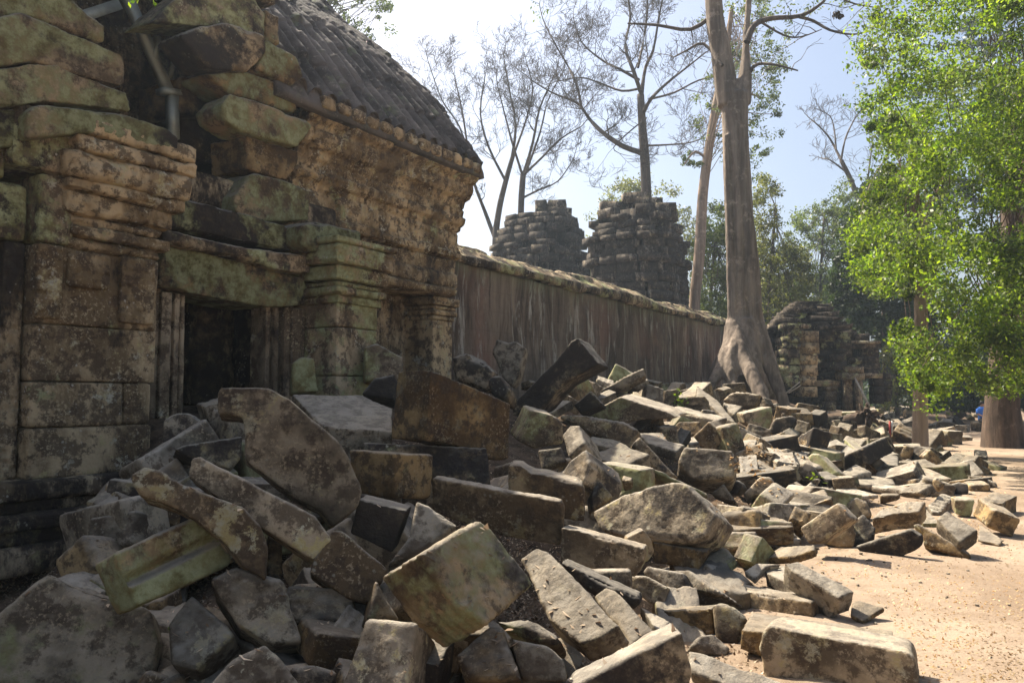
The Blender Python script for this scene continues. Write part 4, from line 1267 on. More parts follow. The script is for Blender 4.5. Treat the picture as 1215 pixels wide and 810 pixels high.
bare_tree('bare_tree', 'bare tree with a straight stem above the smaller tower', 50.0,
          [(618, 300), (618, 250), (620, 215), (621, 205)], [5.5, 4.6, 4.4, 3.6],
          [([(620, 210), (632, 170), (640, 130), (655, 95)], [3, 2.4, 1.8, 1]),
           ([(621, 208), (645, 185), (665, 165), (690, 150)], [2.6, 2, 1.5, .9]),
           ([(619, 205), (608, 170), (600, 140), (590, 100)], [2.6, 2, 1.5, .9]),
           ([(620, 235), (640, 225), (662, 215), (680, 190)], [2, 1.7, 1.2, .8]),
           ([(620, 215), (640, 160), (650, 120), (668, 85)], [2.4, 1.8, 1.3, .8])], 47, 3, 0.75, minr=0.009, perlimb=9)
bare_tree('bare_tree', 'bare spreading treetop above the forest right of the tall trunk', 60.0,
          [(1030, 300), (1022, 250), (1010, 215), (998, 190)], [5, 4, 3.4, 2.8],
          [([(998, 190), (985, 165), (972, 150), (960, 140)], [2.4, 1.9, 1.4, .9]),
           ([(998, 190), (1003, 165), (1012, 145), (1022, 130)], [2, 1.6, 1.2, .7]),
           ([(1005, 205), (985, 190), (975, 188)], [1.8, 1.3, .8]),
           ([(992, 178), (990, 155), (985, 138), (970, 130)], [1.7, 1.3, 1, .7]),
           ([(1028, 260), (1030, 210), (1036, 165)], [2, 1.5, .8])], 53, 2, 0.6, minr=0.012, perlimb=6)

# --- leafy trees
def leafy_tree(name, label, D, trunk, tr_r, clumps_px, leaf, per, lsize, seed, bark='bark_dark', dspread=None, ground=True, group=None, limbs=(), extra_clumps=(), sub=1, aspect=0.5, core=None):
    """clumps_px: (px, py, radius px) ellipses filled with smaller clumps"""
    s = D / F
    rg = np.random.default_rng(seed); rp = random.Random(seed)
    b = at(trunk[0][0], trunk[0][1], D)
    root = thing(name, label, 'tree', (b.x, b.y, b.z), 0, group)
    mb = MB()
    P = resample(pxpath(trunk, D), 4)
    mb.tube(P, rads([x * s for x in tr_r], len(P)), 10)
    link('trunk', local(mb, b).mesh('trunk'), M[bark], root)
    cl = []
    for (x, y, r) in clumps_px:
        cc = at(x, y, D); Rw = r * s
        k = max(4, int(sub * 3.2 * (r / 10.0) ** 1.6))
        for _ in range(k):
            d = rg.normal(size=3); d /= np.linalg.norm(d)
            rr = Rw * rg.uniform(0.3, 1.0)
            c = np.array(cc) + d * rr * np.array([1, 1.0 if dspread is None else dspread, 0.85])
            cl.append((c, Rw * rg.uniform(0.16, 0.36)))
    cl += list(extra_clumps)
    br = MB()
    tip = P[-1]
    for i in range(min(60, len(cl))):
        c, r = cl[rp.randint(0, len(cl) - 1)]
        st = P[rp.randint(max(0, int(len(P) * 0.45)), len(P) - 1)]
        q = limb(st, Vector(c), 5, 0.15, rp)
        br.tube(q, list(np.linspace(max(0.02, 0.022), 0.008, 6)), 5, cap=False)
    for pl, rr in limbs:
        q = resample(pxpath(pl, D), 4); br.tube(q, rads([x * s for x in rr], len(q)), 7, cap=False)
    link('branch', local(br, b).mesh('branch'), M[bark], root)
    c = clump_leaves(cl, per, rg) - np.array(b)
    me_ = leaf_mesh('crown', c, np.full(len(c), lsize) * rg.uniform(0.6, 1.25, len(c)), seed=seed + 1, aspect=aspect)
    link('crown', me_, M[leaf], root)
    if leaf == 'leaf_bright':
        me_.materials.append(M['leaf_mid'])
        sel = (fnoise(c * 1.3, seed, 2) + rg.normal(size=len(c)) * 0.25 > 0.26).astype(np.int32)
        me_.polygons.foreach_set('material_index', sel)
    return root

def inpoly(x, y, P):
    c = False; j = len(P) - 1
    for i in range(len(P)):
        if (P[i][1] > y) != (P[j][1] > y) and x < (P[j][0] - P[i][0]) * (y - P[i][1]) / (P[j][1] - P[i][1]) + P[i][0]: c = not c
        j = i
    return c

def region_clumps(P, n, D0, D1, r0, r1, seed):
    rg = np.random.default_rng(seed)
    xs = [p[0] for p in P]; ys = [p[1] for p in P]; out = []
    while len(out) < n:
        x, y = rg.uniform(min(xs), max(xs)), rg.uniform(min(ys), max(ys))
        if not inpoly(x, y, P): continue
        D = rg.uniform(D0, D1)
        out.append((np.array(at(x, y, D)), rg.uniform(r0, r1)))
    return out

# pale trunk and teal crown behind the strangler tree
leafy_tree('leafy_tree', 'pale slanting trunk with thin leafy crown behind the strangler tree', 40.0,
           [(824, 420), (824, 360), (830, 300), (834, 230), (842, 170), (850, 120), (862, 60), (868, 10)], [7, 6.5, 6.5, 6, 5.5, 4.5, 3.5, 2.5],
           [], 'leaf_mid', 55, 0.15, 61, 'bark_pale', extra_clumps=[e for e in region_clumps([(820, -20), (842, 60), (832, 100), (812, 140), (815, 160), (845, 175), (858, 215), (885, 222), (915, 190), (935, 150), (928, 110), (942, 60), (930, -20)], 210, 38.5, 42.5, .2, .6, 62) + region_clumps([(806, 190), (818, 180), (832, 195), (820, 207)], 8, 39.5, 40.5, .15, .3, 64) if vnoise(np.array([e[0] * 0.55]), 4)[0] > -0.3],
           limbs=[([(840, 190), (825, 180), (812, 195)], [2, 1.4, .8]), ([(850, 120), (880, 110), (900, 115)], [2.5, 1.8, 1])])
# crown seen over the roof
leafy_tree('leafy_tree', 'dark leafy tree whose branch shows above the temple roof ridge', 34.0,
           [(330, 260), (345, 150), (360, 60), (370, 10)], [10, 9, 7, 5],
           [], 'leaf_mid', 55, 0.14, 63, extra_clumps=region_clumps([(340, -40), (470, -40), (463, 38), (452, 54), (436, 50), (424, 58), (408, 48), (385, 35), (365, 5)], 90, 33, 36, .15, .45, 65))
# forest behind, tree by tree
BG = [
    ('rounded light green tree standing behind the two ruined towers', 66.0, (770, 430), [(688, 320), (690, 272), (702, 248), (722, 226), (748, 211), (775, 212), (802, 224), (826, 246), (838, 300), (836, 340), (700, 345)], 'leaf_olive', 71, 190, 2.4),
    ('teal green tree right behind the strangler tree trunk', 43.0, (845, 460), [(816, 390), (822, 300), (832, 262), (850, 240), (868, 232), (880, 300), (880, 390)], 'leaf_mid', 73, 200, 2.0),
    ('yellow green thin tree beside the strangler tree on its right', 45.0, (915, 470), [(884, 400), (886, 300), (892, 250), (905, 205), (918, 215), (930, 250), (948, 275), (962, 330), (958, 400)], 'leaf_olive', 74, 240, 2.0),
    ('grey green tree with open crown above the ruined pavilion', 58.0, (975, 470), [(925, 400), (928, 300), (938, 262), (960, 240), (975, 236), (988, 246), (1000, 212), (1014, 225), (1030, 290), (1022, 400)], 'leaf_mid', 75, 260, 2.2),
    ('dark spreading tree behind the right end of the pavilion', 46.0, (1050, 480), [(980, 410), (988, 330), (1002, 270), (1022, 232), (1048, 200), (1080, 195), (1105, 300), (1105, 440), (1062, 430), (1040, 405)], 'leaf_dark', 76, 520, 2.5),
    ('pale bushy young tree just right of the pavilion wall', 40.0, (1065, 485), [(1042, 482), (1046, 440), (1058, 405), (1080, 392), (1094, 430), (1090, 484)], 'leaf_olive', 77, 60, 1.0),
    ('dark tree behind the path far right under the bright leaves', 50.0, (1150, 480), [(1084, 484), (1086, 420), (1130, 390), (1230, 370), (1330, 390), (1330, 484)], 'leaf_dark', 78, 480, 3.0),
    ('tall dark tree standing behind the bright green foliage', 56.0, (1190, 470), [(1070, 400), (1075, 260), (1085, 120), (1120, 30), (1180, -20), (1300, -50), (1370, 200), (1330, 420), (1150, 430)], 'leaf_dark', 79, 420, 4.0),
    ('broad green tree filling the gap low behind the pavilion roof', 70.0, (950, 470), [(860, 440), (862, 350), (890, 320), (940, 335), (1000, 322), (1060, 350), (1110, 380), (1110, 450)], 'leaf_dark', 80, 420, 3.0),
]
for lab, D, (bx_, by_), pl, leaf, sd, nc, spread in BG:
    top = min(c[1] for c in pl); mx = sum(c[0] for c in pl) / len(pl)
    q_ = D / 55.0
    ec_ = []
    for c_, r_ in region_clumps(pl, int(nc * 1.35), D - spread, D + spread, 0.3 * q_, 0.85 * q_, sd):
        if vnoise(np.array([[c_[0] * .45, c_[1] * .3, c_[2] * .45]]), sd)[0] > -0.38: ec_.append((c_, r_))
    leafy_tree('forest_tree', lab, D, [(bx_, by_ + 8), (bx_ - 2, (by_ + top) / 2 + 20), (mx, top + 40)], [2.6, 2, 1], [], leaf, 110 if leaf == 'leaf_dark' else 80, (0.3 if leaf == 'leaf_dark' else 0.2) * q_, sd, group='trees behind the ruins', extra_clumps=ec_)

# wood beyond everything, one mass
def far_wood():
    rg = np.random.default_rng(83)
    cl = []
    for _ in range(420):
        D = rg.uniform(72, 120); px = rg.uniform(780, 1500)
        g = at(px, 470, D); H = rg.uniform(4, 13) if px > 860 else rg.uniform(3, 9)
        cl.append((np.array([g.x, g.y, rg.uniform(0.5, H)]), rg.uniform(1.2, 2.8)))
    for _ in range(260):
        D = rg.uniform(60, 110); px = rg.uniform(-500, 780)
        g = at(px, 470, D)
        cl.append((np.array([g.x, g.y, rg.uniform(0.5, 6)]), rg.uniform(1.2, 2.8)))
    c = clump_leaves(cl, 70, rg)
    o = link('far_wood', leaf_mesh('far_wood', c, np.full(len(c), 0.55), seed=84), M['leaf_dark'])
    tag(o, kind='stuff')
far_wood()

# --- the bright tree overhanging the path, filling the right of the picture
Rg = [(1040, -60), (1032, 40), (1025, 90), (1035, 150), (1050, 185), (1040, 215), (1020, 250), (1018, 300), (1030, 335), (1060, 350), (1085, 320), (1108, 330), (1105, 385), (1072, 408), (1082, 430), (1110, 440), (1085, 470), (1110, 480), (1150, 450), (1180, 470), (1215, 462), (1330, 455), (1400, 300), (1420, -60)]
ec = region_clumps([(1120, -60), (1080, 60), (1110, 200), (1150, 330), (1330, 400), (1400, 300), (1420, -60)], 160, 17, 21.5, .35, .7, 92) + region_clumps(Rg, 620, 14.5, 20.5, 0.3, 0.66, 91)
ec = [e for e in ec if vnoise(np.array([e[0] * 0.75]), 5)[0] > -0.34]
edge_ = region_clumps([(1150, 140), (1235, 120), (1240, 310), (1160, 310)], 70, 16, 20, .3, .55, 99) + region_clumps([(1140, 470), (1150, 300), (1215, 290), (1230, 470)], 40, 15, 20, .25, .5, 98) + region_clumps([(1015, -20), (1022, 60), (1013, 110), (1028, 160), (1045, 210), (1017, 262), (1012, 300), (1038, 345), (1066, 360), (1064, 405), (1078, 470), (1130, 490), (1090, 400), (1060, 200), (1060, -20)], 70, 15, 20, .14, .3, 94)
ec += [e for e in edge_ if vnoise(np.array([e[0] * 1.1]), 6)[0] > -0.05]
leafy_tree('overhanging_tree', 'big bright green tree hanging over the path, thick brown trunk at far right', 25.4,
           [(1192, 536), (1190, 510), (1189, 480), (1192, 440), (1196, 390), (1200, 300), (1205, 200), (1212, 90)], [26, 22, 19, 18, 17, 14, 11, 8], [], 'leaf_bright', 220, 0.09, 93, 'bark_brown', extra_clumps=ec, aspect=0.55)
Rs = [(1022, 230), (1010, 290), (1020, 335), (1045, 345), (1085, 325), (1120, 300), (1130, 200), (1100, 120), (1050, 140), (1045, 200)]
ec = region_clumps(Rs, 110, 20.0, 24.0, 0.35, 0.7, 95) + region_clumps([(1072, 405), (1062, 425), (1085, 470), (1110, 475), (1130, 430), (1100, 400)], 12, 20.5, 22.5, 0.25, 0.4, 96)
leafy_tree('slender_tree', 'slender straight reddish trunk with bright leaves beside the path', 22.0,
           [(1092, 533), (1092, 500), (1092, 440), (1093, 380), (1091, 330), (1090, 280), (1085, 220), (1080, 150)], [9.5, 8.5, 8, 7.5, 7, 6, 4.5, 3], [], 'leaf_bright', 180, 0.1, 97, 'bark_pale', extra_clumps=ec,
           limbs=[([(1094, 370), (1102, 340), (1112, 310), (1125, 270)], [4, 3.4, 2.8, 2])], aspect=0.55)

# a few leaf sprigs hanging into the top of the frame
def sprig(label, px, py, D, n, seed):
    rg = random.Random(seed); p = at(px, py, D)
    root = thing('hanging_sprig', label, 'sprig', (p.x, p.y, p.z), 0, 'leaf sprigs at the top edge')
    mb = MB(); tipp = []
    for k in range(3):
        q = limb(Vector((0.1 * k - .1, 0, 0.75)), Vector((rg.uniform(-.16, .16), rg.uniform(-.1, .1), rg.uniform(-.01, .06))), 5, .2, rg)
        mb.tube(q, [0.004] * 6, 4); tipp += q[2:]
    link('twig', mb.mesh('twig'), M['bark_dark'], root)
    c = np.array([list(tipp[rg.randint(0, len(tipp) - 1)] + Vector((rg.gauss(0, .03), rg.gauss(0, .03), rg.gauss(0, .02)))) for _ in range(n)])
    link('leaves', leaf_mesh('leaves', c, np.full(n, .055), seed=seed), M['leaf_bright'], root).name = 'foliage'
sprig('small leaf sprig at the top edge over the steel prop', 185, 2, 5.5, 26, 5)
sprig('yellow green leaf sprig at the top edge above the roof start', 360, -4, 5.5, 30, 6)

# ------------------------------------------------------------------ fallen blocks
CR = {'P1': (100, 420, 5.0625), 'P2': (100, 560, 5.0625), 'P3': (320, 420, 5.0625), 'P4': (320, 560, 5.0625), 'P5': (540, 480, 5.0625), 'P6': (540, 640, 5.0625), 'P7': (740, 600, 5.0625), 'P8': (820, 650, 5.0625),
      'Q1': (580, 380, 6.075), 'Q2': (760, 420, 6.075), 'Q3': (900, 460, 6.075), 'Q4': (1015, 430, 6.075), 'Q5': (640, 480, 6.075), 'Q6': (820, 540, 6.075), 'Q7': (1000, 540, 6.075),
      'R3': (0, 540, 3.0), 'R5': (300, 270, 3.0), 'R6': (300, 540, 3.0), 'R8': (600, 620, 4.05), 'S6': (830, 540, 3.0), 'S4': (580, 380, 4.5), 'F': (0, 0, 1.0)}
STY = {'b': (0.2, 0.3, 0.35, 0.5), 'm': (0.62, 0.4, 0.35, 0.5), 'o': (0.12, 0.15, 0.05, 0.7), 'g': (0.05, 0.15, 0.95, 0.35), 'd': (0.2, 0.62, 0.7, 0.5), 'l': (0.1, 0.4, 0.55, 0.9), 'x': (0.4, 0.55, 0.2, 0.6)}
DBG = []
OCC = []           # photo outlines already taken
PLACED = []        # (px, py, short name) for describing neighbours

def solve(poly, ext, th, face, slab=False):
    """poly: photo pixels of the main face, ext: pixel where the edge behind corner 0 ends. Returns 3D polygon and extrusion up to scale."""
    rays = [ray(*p).normalized() for p in poly]
    if ext is not None:
        r0, r1 = rays[0], ray(*ext).normalized()
        lat = (r1 - r0 * r1.dot(r0)).normalized()
        phi = r0.angle(r1)
        best = None
        for deg in range(14, 84, 2):
            th_ = R(deg)
            if th_ <= phi + R(3): continue
            e = r0 * math.cos(th_) + lat * math.sin(th_)
            P = []
            ok = True
            for q in rays:
                den = e.dot(q)
                if den < 0.12: ok = False; break
                P.append(q * (e.dot(r0) / den))
            if not ok: continue
            a, b = P[1] - P[0], P[-1] - P[0]
            cost = abs(a.normalized().dot(b.normalized())) + 0.2 * abs(deg - 50) / 50
            s = math.sin(phi) / math.sin(th_ - phi)
            ex = max((p - P[0]).length for p in P)
            if s > ex * 1.6: cost += (s / ex - 1.6)
            thin = 0.16 if slab else 0.4
            if s < ex * thin: cost += (thin - s / ex) * 2.2
            zs = [p.length for p in P]
            cost += max(0, max(zs) / min(zs) - 1.35) * 2
            if face == 'T': cost += 1.6 * max(0, 0.74 + e.z)
            if best is None or cost < best[0]: best = (cost, P, e * s)
        if best: return best[1], best[2], None
    c = sum(rays, Vector()) / len(rays)
    if face == 'T': n = Vector((random.uniform(-.15, .15), -0.3, 1.0)).normalized()
    else: n = (-c + Vector((random.uniform(-.25, .25), 0, random.uniform(0.1, 0.4)))).normalized()
    k = n.dot(rays[0])
    P = [q * (k / n.dot(q)) for q in rays]
    return P, -n, th

def block(name, cat, label, crop, poly, ext=None, th=0.4, face='F', sty='b', lift=0.0, wear=0.028, rough=1.0, layered=0.0, groove=None, short=None, group='fallen temple stones', tmul=1.0, D=None, parts=None, chips=1.0, vox=1.0, color=None):
    c = CR[crop]
    poly = [(c[0] + x / c[2], c[1] + y / c[2]) for x, y in poly]
    if ext is not None: ext = (c[0] + ext[0] / c[2], c[1] + ext[1] / c[2])
    P, E, thick = solve(poly, ext, th, face, name == 'stone_slab')
    if D is None:
        # scale so that the lowest visible point rests on the slope
        allp = P + ([p + E for p in P] if thick is None else [])
        pix = []
        for q in allp:
            y2 = q.z * CP - q.y * SP; f2 = q.y * CP + q.z * SP
            pix.append((CX + F * q.x / f2, CY - F * y2 / f2))
        i = max(range(len(pix)), key=lambda k: pix[k][1])
        sc = ground_hit(pix[i][0], min(pix[i][1], 1400), lift) / allp[i].y
        for k in range(len(pix)):
            if k != i:
                sc = min(sc, ground_hit(pix[k][0], min(pix[k][1], 1400), lift - 0.3) / allp[k].y)
    else:
        sc = D / P[0].y
    P = [p * sc for p in P]
    E = E * sc if thick is None else E * thick
    if thick is None: E = E * tmul
    o0 = Vector((0, 0, EYE))
    P = [p + o0 for p in P]
    allp = P + [p + E for p in P]
    cx = sum(p.x for p in allp) / len(allp); cy = sum(p.y for p in allp) / len(allp); cz = min(p.z for p in allp)
    org = Vector((cx, cy, cz))
    Dm = cy
    px = Dm / F
    voxel = min(0.07, max(0.012, px * 2.1 * vox))
    size = max((a - b).length for a in allp for b in allp)
    voxel = max(voxel, size / 130)
    L = [p - org for p in P]
    gr = []
    n_out = -E.normalized()
    if groove:
        for (i, j, pitch, share, dep) in groove:
            ax = (L[j] - L[i]).normalized()
            gr.append((tuple(ax), tuple(L[i] + ax * pitch * 0.5), pitch, share, dep, tuple(n_out)))
    seed = (len(PLACED) * 37 + 11) % 997
    w = min(wear, 0.09 * size)
    V, Q = stone(L, E, voxel, seed, max(w, voxel * 0.8), rough * min(1.0, size / 0.8), gr, layered, chips)
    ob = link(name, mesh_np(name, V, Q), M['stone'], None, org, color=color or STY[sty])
    tag(ob, label, cat, group)
    OCC.append(poly)
    DBG.append((len(PLACED), label[:46], [round(sum(p[k] for p in poly) / len(poly)) for k in (0, 1)], round(max((a - b).length for a in P for b in P), 2), round(E.length, 2), round(Dm, 2), round(org.z - mh(org.x, org.y), 2)))
    PLACED.append((sum(p[0] for p in poly) / len(poly), sum(p[1] for p in poly) / len(poly), short, size, Dm))
    return ob

B = 'fallen_block'; S = 'stone_slab'; CB = 'carved_block'; BO = 'boulder'
cb, cs, cc, cbo = 'stone block', 'stone slab', 'carved stone', 'boulder'
# --- nearest stones
block(B, cb, 'big tilted block at bottom centre, rough sunlit top and green mossy left side', 'R6', [(598, 350), (810, 228), (850, 250), (935, 365), (1000, 455), (830, 608), (725, 530)], (455, 438), face='T', sty='m', lift=.25, layered=0.004, short='big tilted sunlit block', wear=.02)
block(B, cb, 'dark upright block at the bottom edge in front of the big tilted block', 'R6', [(583, 597), (402, 579), (318, 830), (540, 860)], (650, 662), sty='l', lift=.0, short='dark upright front block', D=3.75)
block(B, cb, 'small mossy block wedged under the left side of the big tilted block', 'R6', [(440, 440), (480, 520), (525, 585), (405, 580)], th=.35, sty='m', lift=.2)
block(B, cb, 'brown block standing under the right corner of the big tilted block', 'P6', [(215, 510), (280, 520), (400, 840), (60, 840), (0, 690)], th=.5, sty='b', lift=.0, D=3.95)
block(BO, cbo, 'rounded mossy stone topped with dry leaves beneath the big sunlit slab', 'P6', [(240, 490), (440, 450), (560, 540), (625, 592), (600, 640), (330, 575)], th=.4, sty='m', lift=.15, wear=.06)
block(S, cs, 'smooth grey slab in shade at the bottom edge, left of the channel stone', 'P6', [(340, 590), (560, 635), (660, 720), (680, 850), (400, 850)], th=.3, sty='g', D=3.9)
block(S, cs, 'largest smooth sunlit slab leaning at bottom centre, shadow across its upper left', 'P6', [(985, 515), (870, 592), (750, 628), (560, 480), (395, 120), (490, 50), (550, 65), (820, 340)], (1045, 610), face='T', sty='g', lift=.1, short='largest sunlit slab', wear=.025, tmul=1.2)
block(S, cs, 'smaller smooth sunlit slab just right of the largest leaning slab', 'P6', [(1205, 550), (1040, 650), (960, 520), (830, 342), (900, 280), (960, 296)], (1230, 590), face='T', sty='g', lift=.1, wear=.03, short='smaller sunlit slab')
block(B, cb, 'long dark block with a bright chipped top edge behind the largest sunlit slab', 'P6', [(625, 130), (800, 205), (1115, 352), (1100, 415), (1000, 430), (830, 345), (700, 260)], (665, 105), sty='d', lift=.15)
block(B, cb, 'small dark block with sunlit corner above the smaller sunlit slab', 'P6', [(795, 190), (1050, 185), (1062, 312), (800, 312)], (812, 172), sty='d', lift=.2)
block(CB, cc, 'long channel stone with an open groove along its top at the bottom edge', 'R8', [(848, 520), (868, 600), (898, 700), (880, 790), (480, 960), (150, 940), (360, 765), (800, 545)], (800, 484), sty='x', D=3.75, short='channel stone', wear=.02, tmul=1.15)
block(S, cs, 'long sunlit kerb slab running out of the bottom edge beside the channel stone', 'P8', [(0, 742), (-20, 615), (60, 620), (545, 795), (700, 880), (220, 830)], (5, 815), face='T', sty='g', lift=.0, D=4.35, short='kerb slab')
block(B, cb, 'largest rectangular block at bottom right, two small round holes in its front', 'S6', [(250, 607), (740, 697), (762, 720), (778, 800), (775, 860), (230, 800), (212, 690), (225, 630)], (285, 575), sty='x', lift=.0, short='big holed block', tmul=1.1, color=(.3, .15, .35, .5))
block(B, cb, 'long block directly behind the largest bottom right block, left end orange', 'S6', [(150, 620), (700, 690), (690, 790), (215, 722), (140, 692)], (195, 548), sty='o', lift=.0, tmul=.85)
block(B, cb, 'long low block with a broken pink right end behind the upright shard', 'P8', [(725, 320), (738, 418), (340, 412), (165, 312), (195, 235)], (800, 290), sty='b', lift=.0, short='long low block')
block(S, cs, 'left half of a split pale slab with broken end, near the path edge', 'P8', [(820, 325), (690, 266), (435, 138), (465, 105), (560, 95), (880, 314)], (832, 432), face='T', sty='g', lift=.0, short='split slab')
block(S, cs, 'right half of a split pale slab with small dark holes, near the path edge', 'P8', [(985, 262), (885, 300), (600, 132), (558, 90), (640, 75), (960, 240)], (962, 388), face='T', sty='g', lift=.0)
block(S, cs, 'flat sunlit broken slab lying on the sand right of the split slabs', 'P8', [(1030, 440), (955, 400), (960, 320), (1000, 300), (1165, 352)], (1035, 470), face='T', sty='o', lift=.0)
block(B, cb, 'sunlit block with a pitted left edge behind the long low block', 'P7', [(490, 338), (700, 390), (798, 472), (640, 478)], (460, 390), face='T', sty='g', lift=.02)
block(B, cb, 'pale block wedged between the pitted block and the split slabs', 'P7', [(720, 390), (790, 440), (850, 370), (955, 346), (800, 338)], (722, 425), face='T', sty='g', lift=.05)
block(S, cs, 'broad flat sunlit slab with a broken right end at the sand edge', 'Q6', [(750, 727), (490, 747), (640, 655), (895, 642), (880, 680)], (780, 780), face='T', sty='o', lift=.0, short='broad flat slab')
block(B, cb, 'plain brown block tilted up on another block at the sand edge', 'Q6', [(1055, 335), (1165, 457), (935, 627), (850, 636), (780, 522)], (1098, 345), sty='b', lift=.12, short='tilted brown block', tmul=1.3)
block(B, cb, 'dark block propping up the tilted brown block from behind', 'Q6', [(945, 615), (1165, 475), (1190, 560), (1170, 665), (1050, 670)], th=.4, sty='o', lift=.0)
block(BO, cbo, 'rounded grey stone behind the tilted brown block, left of the big flat-topped stone', 'Q7', [(20, 350), (95, 295), (180, 335), (212, 430), (160, 455), (60, 455)], th=.4, sty='d', lift=.05, wear=.06)
block(B, cb, 'rough grey stone between the tilted brown block and the leaning triangular slab', 'Q7', [(75, 470), (150, 420), (240, 520), (225, 605), (100, 665), (60, 660)], th=.45, sty='d', lift=.0)
block(B, cb, 'big flat-topped stone with a long crack across its sunlit top', 'Q7', [(548, 410), (400, 420), (205, 460), (270, 385), (440, 325), (600, 330)], (556, 530), face='T', sty='o', lift=.0, short='cracked flat-topped stone', layered=.003)
block(S, cs, 'dark triangular slab lying on edge at the front of the sand', 'Q7', [(490, 530), (570, 580), (575, 640), (520, 690), (400, 742), (200, 748), (90, 662)], (500, 518), sty='d', lift=-.06, chips=.3, short='triangular slab')
block(S, cs, 'narrow plank-like slab leaning down to the sand beside the triangular slab', 'Q7', [(500, 495), (550, 488), (912, 700), (922, 757), (850, 735), (580, 640), (575, 560)], th=.22, sty='o', lift=.0, short='plank-like slab')
block(B, cb, 'sunlit block with a dark shaded left face right of the plank-like slab', 'Q7', [(978, 540), (840, 640), (670, 457), (755, 395)], (974, 632), face='T', sty='g', lift=.0)
block(B, cb, 'tilted thick block nearest the path at far right, pale left face', 'Q7', [(1100, 392), (1035, 522), (920, 427), (985, 305)], (1290, 462), sty='o', lift=.0, short='far right tilted block')
block(S, cs, 'thin flat slab on the sand under the far right tilted block', 'Q7', [(1130, 650), (1165, 606), (980, 486), (965, 610)], (1131, 664), face='T', sty='o', lift=.0)
block(B, cb, 'block with a green front face behind the far right tilted block', 'Q7', [(805, 317), (955, 320), (925, 450), (815, 425)], (775, 290), sty='m', lift=.0, color=(.85, .3, .4, .3))
block(CB, cc, 'scalloped carved stone with rounded lobes left of the green-fronted block', 'Q7', [(700, 410), (640, 400), (612, 352), (720, 268), (800, 300)], th=.3, face='T', sty='g', lift=.05, groove=[(2, 3, .13, .3, .05)])
block(B, cb, 'long flat-topped beam lying sideways behind the cracked flat-topped stone', 'Q7', [(535, 276), (540, 318), (200, 262), (200, 222), (470, 250)], (600, 255), sty='g', lift=.0, short='long sideways beam')
block(S, cs, 'sunlit slab behind the long sideways beam, dark notched right end', 'Q7', [(650, 198), (690, 265), (600, 305), (540, 270)], (430, 205), sty='g', lift=.1, tmul=.7)
block(B, cb, 'small tent-shaped stone on top of the notched slab', 'Q7', [(640, 180), (675, 150), (742, 205), (690, 245)], th=.25, sty='b', lift=.25)
block(S, cs, 'flat-topped rounded slab left of the long sideways beam', 'Q3', [(800, 697), (668, 676), (705, 645), (820, 632), (970, 655), (992, 690)], (796, 740), face='T', sty='g', lift=.0)
block(S, cs, 'very flat pale slab lying right behind the slotted block', 'Q3', [(870, 765), (560, 800), (555, 705), (640, 705)], (872, 800), face='T', sty='g', lift=.0)
block(B, cb, 'small square block at the end of the very flat pale slab', 'Q7', [(262, 285), (400, 285), (405, 322), (268, 358)], (275, 272), sty='b', lift=.0)
block(CB, cc, 'pale block with three dark slots across its sunlit top', 'Q6', [(985, 362), (855, 347), (895, 222), (1035, 223)], (985, 384), face='T', sty='g', lift=.0, groove=[(1, 2, .16, .3, .06)], short='slotted block')
block(B, cb, 'brown rectangular block with orange side at the path edge beyond the tilted block', 'Q7', [(915, 215), (1065, 207), (1068, 265), (920, 264)], (862, 186), sty='o', lift=.0)
block(BO, cbo, 'broken dark stone beside the brown rectangular block at the path edge', 'Q7', [(755, 212), (830, 185), (905, 200), (912, 270), (870, 286), (765, 250)], th=.4, sty='d', lift=.0)
block(B, cb, 'flat grey plank stone pointing at the sand near the far path edge', 'Q7', [(880, 140), (1000, 145), (1108, 195), (1120, 240), (1060, 212)], th=.25, sty='g', lift=.0)
block(B, cb, 'yellowish broken stone furthest out on the path edge', 'Q7', [(905, 95), (975, 60), (1060, 100), (1068, 142), (960, 142)], th=.4, sty='o', lift=.0)
# --- middle of the pile
block(BO, cbo, 'massive smooth grey-brown block lying in the middle of the pile', 'F', [(851, 612), (838, 635), (820, 643), (760, 640), (712, 628), (703, 607), (740, 586), (797, 571), (815, 573), (832, 590)], (872, 627), sty='l', lift=.15, short='massive smooth block', wear=.05)
block(BO, cbo, 'large dark rounded block with white lichen spots above the massive smooth block', 'F', [(804, 547), (812, 529), (869, 533), (878, 550), (871, 566), (821, 569)], th=.55, sty='d', lift=.12, short='dark spotted block', wear=.06)
block(B, cb, 'block with a green front and pale left edge below the carved leaning beam', 'P5', [(370, 212), (460, 32), (600, 70), (655, 120), (650, 237), (470, 264)], (352, 195), sty='m', lift=.1, short='green-fronted block', tmul=2.5)
block(B, cb, 'pale stone with a smooth sunlit face next to the green-fronted block', 'P5', [(745, 120), (778, 235), (685, 313), (640, 182), (690, 125)], (860, 250), face='T', sty='g', lift=.15)
block(B, cb, 'mossy wedge-shaped block under the pale smooth stone', 'P5', [(785, 265), (810, 350), (770, 480), (620, 430), (690, 335)], (985, 405), sty='m', lift=.1, short='mossy wedge')
block(B, cb, 'small grey stone in the gap under the mossy wedge', 'P5', [(815, 545), (870, 450), (955, 555), (830, 632)], th=.3, sty='d', lift=.1)
block(B, cb, 'blue-grey stone in shade right of the orange carved block', 'P5', [(520, 387), (495, 270), (640, 250), (672, 342)], (526, 415), sty='g', lift=.15)
block(B, cb, 'red-brown block with a stepped top edge right under the orange carved block', 'P5', [(320, 365), (380, 362), (460, 410), (540, 418), (750, 480), (768, 510), (775, 705), (650, 692), (320, 560)], (345, 330), sty='o', lift=.2, short='stepped red-brown block')
